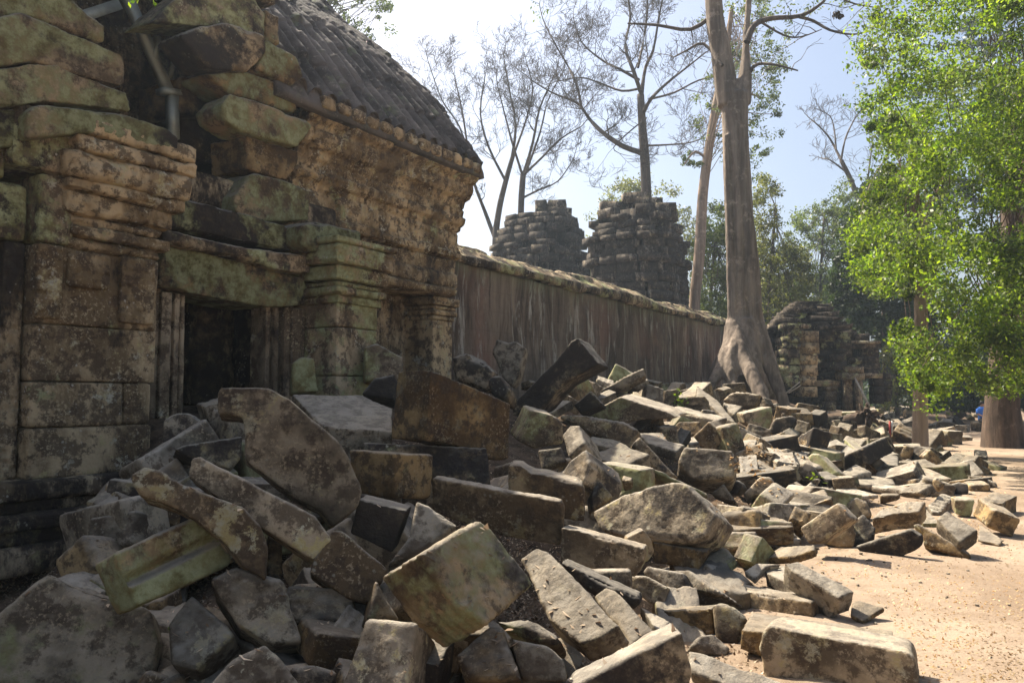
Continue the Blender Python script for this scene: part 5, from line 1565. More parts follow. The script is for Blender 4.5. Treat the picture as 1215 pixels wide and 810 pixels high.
block(B, cb, 'long brown block with ring-shaped lichen below the stepped red-brown block', 'R6', [(640, 83), (1100, 168), (1106, 200), (1097, 325), (870, 285), (640, 200)], (655, 70), sty='o', lift=.2, short='long ringed block', color=(.15, .45, .05, .9))
block(B, cb, 'brown block with green streaks on its right face left of the long ringed block', 'R6', [(503, -6), (640, 0), (636, 155), (500, 148)], (345, -20), sty='x', lift=.2, short='green-streaked block')
block(B, cb, 'dark block directly under the orange carved block', 'F', [(578, 530), (583, 577), (515, 566), (430, 532), (430, 523)], th=.5, sty='x', lift=.25)
block(CB, cc, 'large orange-brown block with carved end at the centre of the pile', 'F', [(511, 437), (607, 479), (603, 545), (588, 546), (540, 529), (505, 523)], (470, 438), sty='o', lift=.35, short='orange carved block', wear=.022)
block(S, cs, 'upright broken pale stone standing against the enclosure wall', 'Q1', [(20, 225), (60, 135), (140, 160), (190, 145), (265, 190), (215, 400), (170, 475), (110, 420)], th=.3, sty='g', lift=.1, D=12.8, short='upright pale stone')
block(BO, cbo, 'ribbed rounded stone behind the orange carved block', 'R5', [(705, 460), (760, 445), (820, 475), (862, 512), (830, 572), (720, 550)], th=.6, sty='d', lift=.1, D=10.6, layered=.012, short='ribbed stone', wear=.08)
block(BO, cbo, 'round-ended grey stone right below the ribbed stone', 'R5', [(835, 545), (850, 528), (880, 524), (905, 548), (918, 582), (905, 612), (850, 592)], th=.5, sty='d', lift=.1, D=9.9, wear=.06)
block('carved_beam', cc, 'long dark carved beam leaning up to the right with orange underside', 'Q1', [(795, 315), (640, 122), (590, 150), (490, 280), (170, 600), (165, 692), (370, 642), (560, 440)], (868, 345), sty='d', lift=.5, D=11.0, short='leaning carved beam', wear=.02, color=(.25, .8, .6, .5))
block(B, cb, 'green-grey block with a sunlit ridge right of the leaning carved beam', 'S4', [(700, 405), (960, 490), (1010, 525), (800, 535), (740, 552), (500, 517)], (735, 396), sty='m', lift=.1, short='ridged green block', tmul=2)
block(B, cb, 'dark stone under the raised end of the leaning carved beam', 'S4', [(450, 450), (545, 375), (612, 450), (490, 502)], th=.4, sty='d', lift=.1)
block(S, cs, 'splintered slab pointing up at the wall, right of the leaning carved beam', 'S4', [(680, 325), (830, 250), (838, 296), (700, 367), (590, 377)], th=.3, sty='g', lift=.1, layered=.012)
block(B, cb, 'long layered block with orange broken end below the ridged green block', 'S4', [(370, 510), (500, 505), (720, 545), (790, 585), (760, 685), (680, 662), (470, 560)], th=.35, sty='x', lift=.15, layered=.01, short='layered block')
block(S, cs, 'flat sunlit slab beside the orange end of the layered block', 'S4', [(850, 655), (795, 600), (930, 595), (960, 640), (1050, 662), (1000, 700)], th=.15, face='T', sty='g', lift=.15)
block(S, cs, 'dark slab leaning to the left with a bright thin edge, below the layered block', 'Q5', [(725, 225), (1010, 530), (950, 527), (790, 432), (760, 385), (665, 282)], th=.3, sty='x', lift=.1)
block(S, cs, 'narrow bright-edged slab running down to the massive smooth block', 'Q5', [(770, 450), (890, 480), (1215, 640), (1215, 672), (1000, 575)], th=.3, sty='m', lift=.1)
block(B, cb, 'small upright stone with a striped sunlit top above the massive smooth block', 'Q5', [(660, 553), (585, 547), (615, 458), (718, 455)], (690, 650), face='T', sty='o', lift=.05)
block(S, cs, 'thin dark post-like slab standing near the foot of the wall', 'Q2', [(240, 412), (150, 392), (172, 260), (270, 245)], th=.2, sty='d', lift=.0)
block(S, cs, 'long pale slab sliding downhill in front of the strangler tree', 'Q2', [(410, 230), (560, 335), (695, 495), (620, 470), (470, 337), (395, 332)], th=.18, face='T', sty='g', lift=.1, short='long sliding slab')
block(S, cs, 'dark slab with bright edge just under the long sliding slab', 'Q2', [(450, 395), (530, 405), (672, 578), (600, 592), (430, 462)], th=.3, sty='d', lift=.0)
block(B, cb, 'sunlit stone at the foot of the strangler tree left of the square block', 'Q2', [(590, 345), (740, 370), (680, 432), (640, 420)], th=.3, face='T', sty='g', lift=.1)
block(B, cb, 'big square block with green front in front of the strangler tree roots', 'Q2', [(735, 427), (950, 377), (962, 480), (900, 577), (760, 502)], (680, 420), sty='m', lift=.0, short='square green block')
block(BO, cbo, 'uneven rock heap stone touching the strangler tree roots', 'Q2', [(590, 330), (640, 285), (700, 270), (870, 290), (830, 372), (760, 388), (650, 360)], th=.5, sty='b', lift=.1, layered=.01)
block(B, cb, 'dark block with a bright top line right of the square green block', 'Q2', [(965, 457), (1095, 437), (1130, 470), (1055, 582), (910, 562)], th=.4, sty='d', lift=.0)
block(B, cb, 'orange post-shaped stone standing above the patch of dry straw', 'Q3', [(145, 440), (82, 412), (105, 340), (168, 313)], (192, 452), sty='o', lift=.0, short='orange post stone')
block(CB, cc, 'large brown block with a square socket in its mossy left side', 'Q3', [(400, 278), (332, 507), (232, 407), (310, 330)], (535, 325), sty='x', lift=.0, short='socketed block')
block(B, cb, 'mossy leaning block with a pale right face below the socketed block', 'Q3', [(430, 470), (575, 612), (545, 652), (450, 617), (350, 500), (380, 470)], (500, 500), sty='m', lift=.0, short='mossy leaning block')
block(BO, cbo, 'dark egg-shaped stone with white specks left of the mossy leaning block', 'Q3', [(265, 580), (330, 530), (385, 552), (445, 645), (320, 662)], th=.4, sty='d', lift=.0)
block(B, cb, 'wedge-shaped block with a bright upper edge right of the mossy leaning block', 'Q3', [(560, 525), (640, 475), (730, 437), (790, 560), (620, 577)], (755, 430), sty='d', lift=.0)
block(S, cs, 'sunlit low slab in front of the wedge-shaped block', 'Q3', [(650, 645), (572, 612), (700, 540), (830, 602)], th=.2, face='T', sty='g', lift=.05)
block(CB, cc, 'blue-grey stone carved with parallel balusters among the far rubble', 'Q3', [(840, 478), (975, 582), (868, 606), (790, 542)], th=.25, sty='g', lift=.05, groove=[(0, 1, .13, .35, .05)], short='baluster stone')
block(CB, cc, 'ribbed carved stone just above the baluster stone', 'Q3', [(830, 432), (930, 386), (1002, 442), (872, 472)], th=.3, sty='d', lift=.05, groove=[(0, 1, .12, .3, .04)])
block(B, cb, 'pale pyramid-shaped stone left of the slender tree foot', 'Q3', [(1000, 500), (1060, 405), (1122, 430), (1092, 502), (1022, 527)], th=.4, sty='o', lift=.0)
block(BO, cbo, 'dark domed stone below the pale pyramid-shaped stone', 'Q3', [(990, 562), (1080, 506), (1180, 560), (1110, 592)], th=.4, sty='d', lift=.0)
block(CB, cc, 'grooved slab tilted toward the slotted block', 'Q6', [(740, 292), (900, 160), (942, 172), (800, 312)], th=.25, sty='g', lift=.0, groove=[(0, 1, .14, .3, .04)])
block(B, cb, 'long dark block sloping down to the slotted block, green lower end', 'Q6', [(390, 140), (430, 90), (500, 90), (730, 180), (800, 246), (740, 286), (640, 272), (480, 200)], th=.35, sty='x', lift=.0, short='long sloping block')
block(S, cs, 'round-topped lichen slab leaning left of the long sloping block', 'Q6', [(500, 150), (580, 155), (613, 225), (600, 277), (440, 290), (400, 342), (375, 275)], th=.25, sty='l', lift=.0, short='round-topped slab')
block(B, cb, 'pale rectangular stone sloping down right of the massive smooth block', 'Q6', [(140, 275), (230, 198), (322, 330), (312, 350)], th=.25, sty='g', lift=.0)
block(B, cb, 'dark block below the dark spotted block', 'Q6', [(75, 240), (190, 175), (350, 180), (376, 230), (330, 277), (130, 272)], th=.35, sty='d', lift=.0)
block(B, cb, 'speckled sunlit block with an orange right side, right of the massive smooth block', 'Q6', [(400, 480), (330, 545), (272, 420), (360, 355), (440, 410)], (515, 500), sty='o', lift=.0, color=(.05, .1, .6, .9))
block(B, cb, 'mossy triangular-fronted block with a ribbed top below the round-topped slab', 'Q6', [(425, 378), (490, 280), (640, 382), (620, 422), (480, 424)], (540, 275), sty='m', lift=.0, short='triangular mossy block')
block(CB, cc, 'flat panel of carved balusters lying face up near the broad flat slab', 'Q6', [(600, 642), (560, 542), (700, 517), (800, 602)], th=.18, face='T', sty='g', lift=.0, groove=[(0, 1, .12, .4, .05)])
block(B, cb, 'small grey block left of the flat panel of carved balusters', 'Q6', [(345, 562), (400, 540), (480, 642), (470, 692), (400, 650)], th=.3, sty='d', lift=.0)
block(B, cb, 'thick block with a double top edge below the massive smooth block', 'P7', [(170, 212), (470, 267), (502, 278), (450, 387), (180, 342)], (200, 195), sty='x', lift=.1, tmul=1.6)
block(B, cb, 'stone with a sunlit sloping top left of the double-edged block', 'P7', [(20, 192), (120, 142), (165, 200), (192, 282), (140, 342), (20, 260)], (0, 175), sty='b', lift=.15)
block(B, cb, 'long brown mossy block below the long ringed block on its right', 'R8', [(330, 30), (665, 120), (669, 180), (625, 262), (440, 228), (260, 190), (265, 20)], (360, 15), sty='x', lift=.2, short='long mossy block')
block(B, cb, 'small sunlit flat stone right of the dark block with a sunlit corner', 'R8', [(690, 385), (600, 310), (605, 250), (680, 255), (748, 297), (780, 312), (760, 390)], th=.3, sty='b', lift=.05)
block(B, cb, 'grey shaded block under the double-edged block', 'R8', [(680, 207), (860, 240), (882, 320), (760, 332), (660, 240)], th=.35, sty='d', lift=.05)
block(S, cs, 'sunlit sloping stone left of the pitted block', 'R8', [(890, 322), (800, 228), (880, 225), (1040, 340)], (1005, 392), th=.3, sty='g', lift=.02)
block(B, cb, 'block with golden lower corner left of the upright shard', 'R8', [(745, 422), (985, 410), (1000, 535), (940, 542), (820, 487)], (790, 398), sty='o', lift=.0)
block('stone_shard', 'stone shard', 'upright dark pointed shard between two long blocks', 'R8', [(990, 400), (1010, 378), (1080, 390), (1165, 456), (1120, 592), (1010, 562)], th=.18, sty='d', lift=.0, short='upright shard')
block(BO, cbo, 'rough grey pitted boulder below the upright shard', 'R8', [(880, 600), (905, 570), (940, 535), (1000, 530), (1040, 560), (1085, 605), (1060, 642), (940, 615)], th=.35, sty='g', lift=.0, wear=.07, rough=2.0)
block(S, cs, 'slab in blue shade between the smaller sunlit slab and the golden-cornered block', 'R8', [(640, 392), (790, 472), (760, 512), (720, 512)], th=.2, face='T', sty='g', lift=.05)
# --- shaded stones at the left
block(CB, cc, 'grooved tilted block with yellow-green moss at lower left', 'P2', [(180, 490), (430, 370), (745, 238), (790, 300), (822, 450), (886, 510), (875, 557), (320, 802)], (60, 560), sty='m', lift=.3, short='grooved mossy block', groove=[(0, 7, .3, .16, .05)], color=(.85, .3, .1, .7), vox=.85)
block(B, cb, 'long block sloping down right with pale lichen patches and dry leaves', 'R3', [(1120, 213), (1185, 300), (1115, 373), (960, 277), (668, 78), (680, 10), (710, 0)], th=.32, sty='l', lift=.4, short='long lichen block', color=(.3, .35, .35, .9))
block(S, cs, 'dark curved slab ending in a thick round knob left of the long lichen block', 'R3', [(465, 75), (510, 42), (570, 55), (640, 100), (860, 180), (930, 250), (955, 330), (945, 446), (860, 396), (780, 290), (640, 192), (500, 142)], th=.3, sty='l', lift=.4, short='dark knob-ended slab')
block(B, cb, 'small block tucked behind the knob of the dark curved slab', 'R3', [(955, 275), (1006, 312), (1005, 455), (950, 440)], th=.3, sty='x', lift=.2)
block(B, cb, 'dark block in the hollow under the long lichen block', 'R3', [(750, 440), (840, 395), (1010, 440), (1080, 662), (960, 672), (850, 602)], th=.5, sty='d', lift=.1)
block(BO, cbo, 'large rough boulder with a mossy patch in the lower left corner', 'R3', [(-60, 600), (110, 452), (170, 412), (240, 440), (530, 545), (562, 660), (545, 830), (60, 860), (-60, 800)], th=.7, sty='d', lift=.0, D=4.3, wear=.06, short='corner boulder', color=(.5, .5, .85, .6))
block(BO, cbo, 'pointed grey stone with lichen rings cut by the bottom edge', 'R3', [(730, 830), (830, 722), (940, 672), (1000, 722), (1075, 830)], th=.5, sty='l', D=3.8, wear=.05)
block(B, cb, 'low dark stone right of the pointed grey stone at the bottom edge', 'R3', [(1030, 755), (1110, 740), (1200, 770), (1200, 830), (1050, 830)], th=.4, sty='d', D=3.95)
block(B, cb, 'dark block in deep shade under the grooved mossy block', 'R3', [(600, 600), (680, 500), (800, 602), (832, 642), (700, 762), (610, 740)], th=.5, sty='d', lift=.05)
block(S, cs, 'large smooth leaning slab in front of the doorway, sunlit patch near its lower end', 'F', [(256, 466), (262, 458), (320, 460), (345, 475), (400, 523), (414, 545), (428, 578), (424, 600), (395, 624), (382, 606), (350, 590), (290, 545), (290, 510), (288, 494), (258, 491)], th=.28, sty='d', lift=.4, short='large doorway slab', wear=.03, color=(.4, .3, .95, .6))
block(B, cb, 'mossy dark square block below the green-streaked block', 'P4', [(530, 160), (826, 232), (736, 486), (480, 370)], (575, 128), sty='x', lift=.2)
block(B, cb, 'long dark mossy block behind the long lichen block, in shade', 'P4', [(380, 340), (430, 345), (720, 582), (600, 792), (470, 760), (240, 602), (260, 520)], th=.4, sty='x', lift=.15)
block(S, cs, 'grey triangular slab in shade behind the big tilted block', 'P4', [(880, 170), (960, 200), (1140, 320), (900, 482), (700, 562), (840, 380)], th=.3, sty='g', lift=.25)
block(S, cs, 'wide flat grey slab lying before the doorway pilaster', 'P3', [(430, 445), (300, 420), (130, 237), (560, 245), (740, 320), (745, 462)], th=.3, face='T', sty='g', lift=.35, short='wide grey slab')
block(B, cb, 'small mossy post-shaped stone standing at the right door jamb', 'P3', [(140, 55), (190, 15), (265, 20), (290, 222), (130, 232)], th=.3, sty='m', D=9.3, color=(.9, .3, .2, .4))
block(B, cb, 'small flat-topped block at the foot of the left door jamb', 'P1', [(480, 395), (550, 355), (640, 350), (720, 402), (720, 470), (600, 542), (470, 532)], th=.45, sty='d', lift=.1)
block(B, cb, 'dark ledge block under the large doorway slab, leaves on top', 'P1', [(540, 572), (600, 542), (950, 490), (945, 620), (880, 692), (640, 622)], th=.4, sty='d', lift=.1)
block(B, cb, 'mossy block with sunlit top left of the niche pillar', 'R5', [(400, 425), (440, 412), (536, 462), (526, 542), (400, 545)], th=.5, sty='m', D=10.6, lift=.1, short='niche block')
block(BO, cbo, 'dark stone at the foot of the green pilaster behind the orange carved block', 'R5', [(388, 592), (430, 532), (505, 520), (505, 612)], th=.4, sty='d', D=9.6)
block(B, cb, 'low block in shade at the foot of the temple pier', 'R3', [(500, 190), (560, 170), (650, 200), (640, 250), (560, 240)], th=.4, sty='o', lift=.1)

# --- smaller rubble between them: a handful of worn pieces, copied over the slope
def rubble_protos():
    out = []
    rg = random.Random(5)
    for i in range(9):
        a, b, c = 0.66 * rg.uniform(.75, 1.15), rg.uniform(.28, .42), rg.uniform(.2, .34)
        if i in (0, 5):
            pl = [(0, 0, 0), (a, 0, 0), (a * rg.uniform(.75, 1.0), 0, c), (a * rg.uniform(.1, .3), 0, c * 1.05)]
        elif i not in (3, 7):
            pl = [(0, 0, 0), (a, 0, 0), (a, 0, c), (0, 0, c)]
        else:
            pl = [(0, 0, 0), (a, 0, 0), (a * 1.05, 0, c * .6), (a * .8, 0, c), (0.02, 0, c * .9)]
        pl = [(x - a / 2, y - b / 2, z) for x, y, z in pl]
        V, Q = stone(pl, (0, b, 0), 0.022, 400 + i * 7, 0.03, 1.1, layered=0.005 if i % 4 == 0 else 0)
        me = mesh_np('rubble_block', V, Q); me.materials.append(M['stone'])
        out.append(me)
    return out
PROTO = rubble_protos()
occ = np.zeros((810, 1215), np.uint8)
for P in OCC:
    xs = [p[0] for p in P]; ys = [p[1] for p in P]
    for y in range(max(0, int(min(ys))), min(809, int(max(ys)) + 1)):
        for x in range(max(0, int(min(xs))), min(1214, int(max(xs)) + 1)):
            if not occ[y, x] and inpoly(x, y, P): occ[y, x] = 1

PILE = [(560, 440), (640, 436), (700, 446), (760, 450), (830, 452), (880, 470), (930, 488), (1000, 498), (1060, 512), (1100, 520), (1125, 535), (1180, 552), (1160, 585), (1200, 605), (1150, 622), (1050, 625), (960, 640), (880, 660), (960, 700), (900, 740), (880, 800), (620, 800), (330, 790), (200, 770), (190, 690), (250, 640), (200, 540), (260, 500), (420, 520), (470, 560)]
FARP = [(1000, 492), (1040, 486), (1085, 486), (1085, 520), (1040, 512)]
FARQ = [(1100, 488), (1160, 492), (1165, 512), (1140, 525), (1110, 528)]
KINDW = ['grey', 'brown', 'dark', 'pale', 'mossy', 'red-brown']
KST = {'grey': (.05, .2, .95, .4), 'brown': (.2, .3, .2, .5), 'dark': (.2, .7, .7, .4), 'pale': (.05, .05, .75, .4), 'mossy': (.75, .35, .3, .5), 'red-brown': (.1, .2, .0, .5)}
refs = [(x, y, s) for x, y, s, _, _ in PLACED if s]
used = {}
def place_rubble(px, py, rg, scale, far=None, sink=0.03):
    D = ground_hit(px, py, 0.02, 60)
    p = at(px, py, D)
    z = mh(p.x, p.y) - sink
    me = PROTO[rg.randrange(len(PROTO))]
    o = bpy.data.objects.new('rubble_block', me)
    o.location = (p.x, p.y, z)
    o.rotation_euler = (rg.gauss(0, .35), rg.gauss(0, .35), rg.uniform(0, 6.28))
    s = scale
    o.scale = (s * rg.uniform(.8, 1.25), s * rg.uniform(.8, 1.2), s * rg.uniform(.75, 1.2))
    COL.objects.link(o)
    k = KINDW[rg.randrange(6)]
    o.color = KST[k]
    if far:
        lab = far
    else:
        x, y, nm = min(refs, key=lambda r_: (r_[0] - px) ** 2 + 2 * (r_[1] - py) ** 2)
        side = ('right of' if px > x else 'left of') if abs(px - x) > abs(py - y) * 1.2 else ('below' if py > y else 'above')
        sz = ('deep-lying' if sink > .2 else ('small' if s < .95 else 'medium'))
        key = (sz, side, nm)
        used.setdefault(key, []).append((math.hypot(px - x, py - y), o))
        lab = None
    return tag(o, lab, 'rubble stone', 'small rubble between the large stones' if not far else far)

def scatter(poly, n, seed, smin, smax, far=None, sep=6.0, lim=0.34, sink=0.05):
    rg = random.Random(seed); pts = []; tries = 0
    xs = [p[0] for p in poly]; ys = [p[1] for p in poly]
    while len(pts) < n and tries < 12000:
        tries += 1
        x, y = rg.uniform(min(xs), max(xs)), rg.uniform(min(ys), max(ys))
        # keep the density even over the slope rather than over the picture
        if rg.random() > 0.35 + 0.65 * (1 - (y - 440) / 370): continue
        if not inpoly(x, y, poly): continue
        D = ground_hit(x, y, 0, 60)
        s = rg.uniform(smin, smax)
        if D < 6: s *= 0.8
        hw = 0.26 * s * F / D
        x0, x1, y0, y1 = int(max(0, x - hw)), int(min(1214, x + hw)), int(max(0, y - hw * 1.1)), int(min(809, y + hw * .3))
        if x1 <= x0 or y1 <= y0: continue
        if occ[y0:y1, x0:x1].mean() > lim: continue
        if any((x - a) ** 2 + (y - b) ** 2 < (sep * (0.6 + hw / 14)) ** 2 for a, b in pts): continue
        pts.append((x, y))
        place_rubble(x, y, rg, s, far, sink)
    return len(pts)
LOWER = [(150, 620), (260, 520), (420, 530), (470, 545), (620, 500), (760, 560), (860, 640), (840, 790), (620, 808), (200, 808), (190, 700)]
scatter(LOWER, 110, 19, 1.1, 1.65, None, 8.0, 0.6, 0.4)
LEFTP = [(180, 640), (240, 540), (300, 520), (430, 560), (500, 640), (450, 800), (190, 808), (110, 720)]
scatter(LEFTP, 40, 23, 1.0, 1.5, None, 8.0, 0.85, 0.42)
scatter(PILE, 150, 15, .6, 1.35)
FLAT = [(850, 520), (930, 520), (1040, 530), (1140, 545), (1160, 585), (1130, 615), (1040, 600), (960, 630), (880, 640), (850, 600)]

scatter([(110, 705), (150, 600), (215, 545), (270, 525), (265, 610), (185, 725)], 16, 31, 1.0, 1.4, None, 7.0, 0.55, 0.12)
n_before = len(COL.objects)
scatter(FLAT, 50, 29, .9, 1.5, None, 4.0, 0.5)
for o_ in list(COL.objects)[n_before:]: o_.scale.z *= 0.6; o_.rotation_euler.x *= 0.5; o_.rotation_euler.y *= 0.5
scatter(FARP, 26, 16, .8, 1.6, 'dark stone in the shaded rubble heap before the pavilion', 5.0)
scatter(FARQ, 14, 17, .8, 1.6, 'stone of the shaded heap between the slender tree and the brown trunk', 5.0)
ORD = ['', 'second ', 'third ', 'fourth ', 'fifth ', 'sixth ', 'seventh ', 'eighth ', 'ninth ', 'tenth ', 'eleventh ', 'twelfth ']
for (sz, side, nm), lst in used.items():
    lst.sort(key=lambda t_: t_[0])
    for i, (_, o) in enumerate(lst):
        o['label'] = f"{ORD[min(i, 11)]}nearest {sz} rubble stone {side} the {nm}" if len(lst) > 1 else f"{sz} rubble stone {side} the {nm}"
print('BLOCKS', len(PLACED), 'RUBBLE', len([o for o in COL.objects if o.name.startswith('rubble_block')]))
for d_ in DBG: print('BLK', *d_)

# ------------------------------------------------------------------ small things
# uprooted stump with a ball of roots
D = 24.5
p = at(1031, 508, D); gz = mh(p.x, p.y)
st = thing('uprooted_stump', 'reddish brown uprooted stump with tangled root ball on the rubble', 'stump', (p.x, p.y, gz), 0)
rg = random.Random(3)
mb = MB()
for k in range(46):
    d = Vector((rg.gauss(0, 1), rg.gauss(0, 1), rg.gauss(0, .8))).normalized()
    q = limb(Vector((0, 0, .45)) + d * .05, Vector((0, 0, .45)) + d * rg.uniform(.25, .46), 5, .5, rg)
    mb.tube(q, [.09, .08, .065, .05, .035, .012], 6)
link('root_ball', mb.mesh('root_ball'), M['bark_brown'], st)
mb = MB(); mb.tube(limb((-.1, .1, .4), (-.95, .35, .12), 6, .1, rg), [.2, .2, .19, .18, .18, .17, .16], 9)
link('stem', mb.mesh('stem'), M['bark_brown'], st)
# red and white stake
p = at(1055, 510, 24.0); gz = mh(p.x, p.y)
st = thing('marker_stake', 'thin red and white stake standing in the far rubble', 'stake', (p.x, p.y, gz), 0)
mb = MB(); mb.tube([(0, 0, -.1), (.02, 0, .25), (.03, 0, .52)], [.035, .033, .03], 7); link('red_post', mb.mesh('red_post'), M['red'], st)
mb = MB(); mb.tube([(.07, -.02, .16), (.08, -.02, .34), (.085, -.02, .53)], [.025, .025, .025], 7); link('white_strip', mb.mesh('white_strip'), M['white'], st)
# two pale sticks leaning before the pavilion
for k, (a, b) in enumerate([((933, 466), (949, 453)), ((936, 466), (950, 457))]):
    mb = MB(); q0, q1 = at(*a, 24.5), at(*b, 24.9)
    loc = q0 - Vector((0, 0, .02))
    mb.tube([q0 - loc, (q0 + q1) / 2 - loc, q1 - loc], [.022, .02, .016], 6)
    o = link('stick', mb.mesh('stick'), M['wood'], None, loc); tag(o, ['pale bare stick leaning on the left pier of the pavilion', 'lower of two pale sticks leaning beside the pavilion pier'][k], 'stick', 'pale sticks by the pavilion')
# pole leaning on the pavilion front
mb = MB(); q0, q1 = at(1031, 481, 31), at(1014, 448, 32.3); loc = q0
mb.tube([q0 - loc, (q0 + q1) / 2 - loc, q1 - loc], [.05, .045, .04], 7)
tag(link('pole', mb.mesh('pole'), M['wood'], None, loc), 'long grey pole leaning against the broken front of the pavilion', 'pole')
# dried leaf bunch caught in the tall tree
p = at(992, 18, 26.0); mb = MB()
q = limb((0, 0, .28), (0, 0, 0), 4, .2, rg); mb.tube(q, [.008] * 5, 5)
c = clump_leaves([((0, 0, 0), .15), ((.12, 0, -.06), .1)], 40, np.random.default_rng(4))
o = thing('dried_leaf_bunch', 'dark dried leaf bunch hanging from the tall tree branch', 'leaf bunch', (p.x, p.y, p.z))
link('twig', mb.mesh('twig'), M['bark_dark'], o)
link('leaves', leaf_mesh('leaves', c, np.full(len(c), .16), seed=8), M['bark_brown'], o).name = 'foliage'

# a visitor in a blue shirt sitting far down the path
def person():
    D = 37.0
    p = at(1166, 503, D); gz = mh(p.x, p.y)
    root = thing('person', 'person in a blue shirt sitting far off beside the thick brown trunk', 'person', (p.x, p.y, gz), 0)
    sk = [((0, .05, .48), .16), ((0, .03, .72), .15), ((0, .0, .98), .17), ((0, -.02, 1.1), .07), ((0, -.03, 1.2), .1), ((0, -.03, 1.3), .085),
          ((-.2, 0, 1.0), .07), ((-.27, -.08, .78), .05), ((-.15, -.3, .68), .04), ((.2, 0, 1.0), .07), ((.27, -.08, .78), .05), ((.15, -.3, .68), .04),
          ((-.12, -.38, .5), .085), ((-.13, -.42, .1), .06), ((-.13, -.55, .05), .05), ((.12, -.38, .5), .085), ((.13, -.42, .1), .06), ((.13, -.55, .05), .05)]
    ed = [(0, 1), (1, 2), (2, 3), (3, 4), (4, 5), (2, 6), (6, 7), (7, 8), (2, 9), (9, 10), (10, 11), (0, 12), (12, 13), (13, 14), (0, 15), (15, 16), (16, 17)]
    def sub(ids, grow):
        mb = MB()
        for a, b in ed:
            if a in ids and b in ids:
                A, B_ = Vector(sk[a][0]), Vector(sk[b][0])
                mb.tube([A, A.lerp(B_, .5), B_], [sk[a][1] + grow, (sk[a][1] + sk[b][1]) / 2 + grow, sk[b][1] + grow], 10)
        bm = bmesh.new(); bm.from_mesh(mb.mesh('t'))
        V, N, Q = remesh(bm, .03); return smooth_verts(V, Q, 3), Q
    V, Q = sub(set(range(18)), 0); link('body', mesh_np('body', V, Q), M['skin'], root)
    V, Q = sub({0, 1, 2, 6, 7, 9, 10}, .018); link('shirt', mesh_np('shirt', V, Q), M['blue'], root)
    V, Q = sub({0, 12, 13, 15, 16}, .016); link('trousers', mesh_np('trousers', V, Q), M['darkcloth'], root)
    mb = MB(); mb.tube([(0, -.0, 1.2), (0, -.01, 1.3), (0, -.02, 1.38), (0, -.02, 1.41)], [.1, .115, .09, .03], 12); link('hair', mb.mesh('hair'), M['hair'], root)
    mb = MB(); mb.box((0, 0.1, .2), (.7, .5, .44), .04)
    o = link('seat_stone', mb.mesh('seat_stone', False), M['stone'], None, (p.x, p.y, gz), color=STY['d']); o.name = 'seat_stone'
    tag(o, 'low dark stone under the person in the blue shirt', 'stone')
person()

# green seedlings in the rubble
def seedling(label, px, py, h, n, seed):
    rg = random.Random(seed); D = ground_hit(px, py, .1); p = at(px, py, D)
    root = thing('seedling', label, 'plant', (p.x, p.y, p.z - .05), 0, 'seedlings in the rubble')
    mb = MB(); tips = []
    for k in range(4):
        q = limb((0, 0, 0), (rg.uniform(-.2, .2) * h, rg.uniform(-.2, .2) * h, h * rg.uniform(.6, 1)), 4, .2, rg); mb.tube(q, [.006, .005, .005, .004, .003], 4); tips += q[2:]
    link('stem', mb.mesh('stem'), M['leaf_mid'], root)
    c = np.array([list(tips[rg.randint(0, len(tips) - 1)] + Vector((rg.gauss(0, .05), rg.gauss(0, .05), rg.gauss(0, .03)))) for _ in range(n)])
    link('foliage', leaf_mesh('foliage', c, np.full(n, .08), seed=seed), M['leaf_bright'], root)
seedling('bright green seedling beside the slotted block', 968, 576, .22, 14, 1)
seedling('light green seedling among dark slabs left of the strangler tree', 808, 487, .5, 40, 2)
seedling('low green plant at the foot of the wall by the tree roots', 846, 447, .5, 60, 3)
seedling('small dark plant in the shaded hollow at lower left', 215, 748, .16, 14, 4)

# fallen leaves over ground and stones, dry straw patch, crumbs on the path
bpy.context.view_layer.update()
dg = bpy.context.evaluated_depsgraph_get()
def drop(px, py):
    """first surface seen through the pixel, then settle from 30 cm above it"""
    r_ = ray(px, py).normalized()
    hit, loc, nor, idx, ob, _ = SC.ray_cast(dg, Vector((0, 0, EYE)), r_)
    if not hit or ob is None: return None
    if loc.y > 40: return None
    return loc, nor, ob
def litter(name, region, n, size, mat, seed, minz=0.55, lab=None, stones=True, jitter=0.12):
    rg = random.Random(seed); P = []
    xs = [p[0] for p in region]; ys = [p[1] for p in region]; tries = 0
    clusters = [(rg.uniform(min(xs), max(xs)), rg.uniform(min(ys), max(ys))) for _ in range(60)]
    while len(P) < n and tries < n * 8:
        tries += 1
        x, y = rg.uniform(min(xs), max(xs)), rg.uniform(min(ys), max(ys))
        if not inpoly(x, y, region): continue
        h = drop(x, y)
        if h is None: continue
        loc, nor, ob = h
        if nor.z < minz: continue
        if ob.name.startswith(('crown', 'foliage', 'branch', 'trunk')): continue
        if not stones and ob.name != 'ground': continue
        if ob.name != 'ground' and rg.random() > 0.035: continue
        P.append(loc + nor * 0.008)
    if not P: return
    c = np.array([list(v) for v in P])
    o = link(name, leaf_mesh(name, c, np.array([size * rg.uniform(.6, 1.4) for _ in P]), flat=0.75, curl=0.7, seed=seed, aspect=.45), M[mat])
    tag(o, kind='stuff')
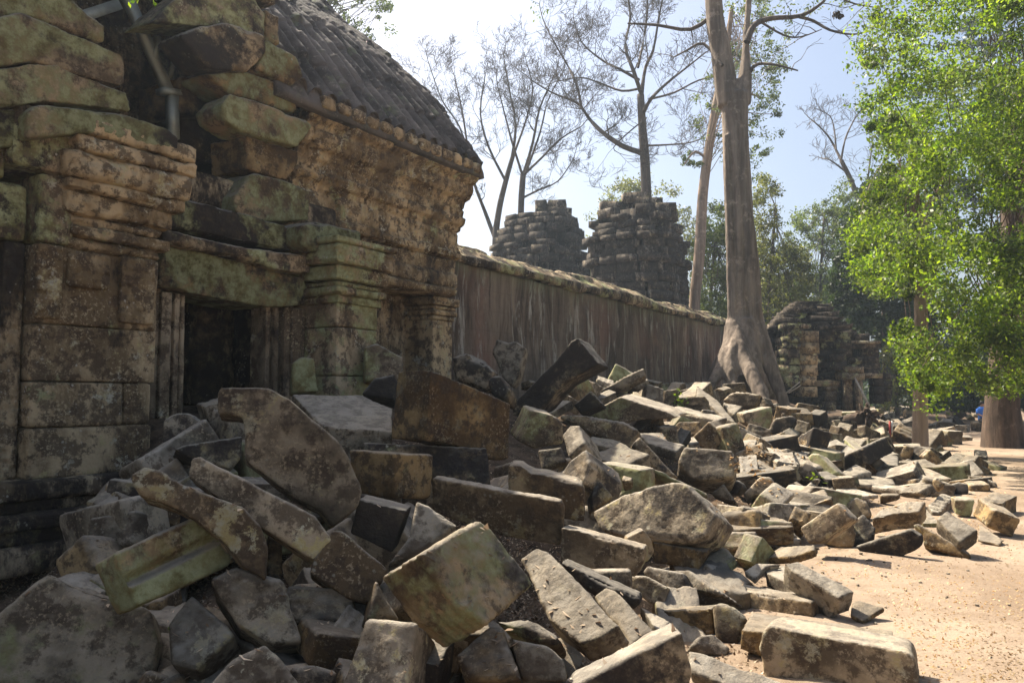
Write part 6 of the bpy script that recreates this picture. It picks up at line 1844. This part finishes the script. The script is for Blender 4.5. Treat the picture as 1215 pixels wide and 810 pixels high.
litter('leaf_litter', [(0, 560), (200, 560), (420, 560), (620, 640), (760, 780), (760, 809), (0, 809)], 2600, .055, 'litter', 21)
o = bpy.data.objects['leaf_litter']
litter('stone_litter', [(400, 480), (700, 480), (900, 600), (960, 800), (600, 809), (420, 620)], 1400, .045, 'litter', 22)
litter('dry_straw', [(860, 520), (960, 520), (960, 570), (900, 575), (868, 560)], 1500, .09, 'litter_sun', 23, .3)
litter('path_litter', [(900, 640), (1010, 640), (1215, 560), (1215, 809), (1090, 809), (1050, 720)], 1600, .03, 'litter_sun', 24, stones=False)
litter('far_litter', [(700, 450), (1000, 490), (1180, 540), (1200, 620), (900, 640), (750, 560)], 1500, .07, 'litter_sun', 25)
def pebbles():
    rg = random.Random(9); mb = MB()
    for _ in range(1300):
        u, w = rg.uniform(2, 30) if rg.random() < .5 else rg.uniform(2, 12), rg.uniform(-3, 2.2)
        if w < 0.4 and rg.random() < .55: continue
        x, y = xy_of(u, w); r_ = rg.uniform(.004, .013) * (1.6 if w > 1 else 1)
        mb.box((x, y, mh(x, y) + r_ * .2), (r_ * rg.uniform(1, 2.2), r_ * rg.uniform(1, 2), r_ * 1.1), r_ * .3, rg.uniform(0, 3))
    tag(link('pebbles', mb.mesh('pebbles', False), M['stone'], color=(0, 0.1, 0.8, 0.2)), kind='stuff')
pebbles()

# ------------------------------------------------------------------ air
def haze():
    bm = bmesh.new()
    bmesh.ops.create_cube(bm, size=1.0)
    me = bpy.data.meshes.new('haze'); bm.to_mesh(me); bm.free()
    m, nt = nodes_of('haze')
    v = nt.nodes.new('ShaderNodeVolumePrincipled'); v.inputs['Density'].default_value = HAZE
    v.inputs['Color'].default_value = (0.72, 0.86, 1.0, 1); v.inputs['Anisotropy'].default_value = 0.4
    o_ = nt.nodes.new('ShaderNodeOutputMaterial'); nt.links.new(v.outputs[0], o_.inputs['Volume'])
    o = link('haze', me, m, None, (0, 60, 17)); o.scale = (1500, 1500, 36.0)
    tag(o, kind='stuff')
HAZE = 0.0009
if HAZE: haze()
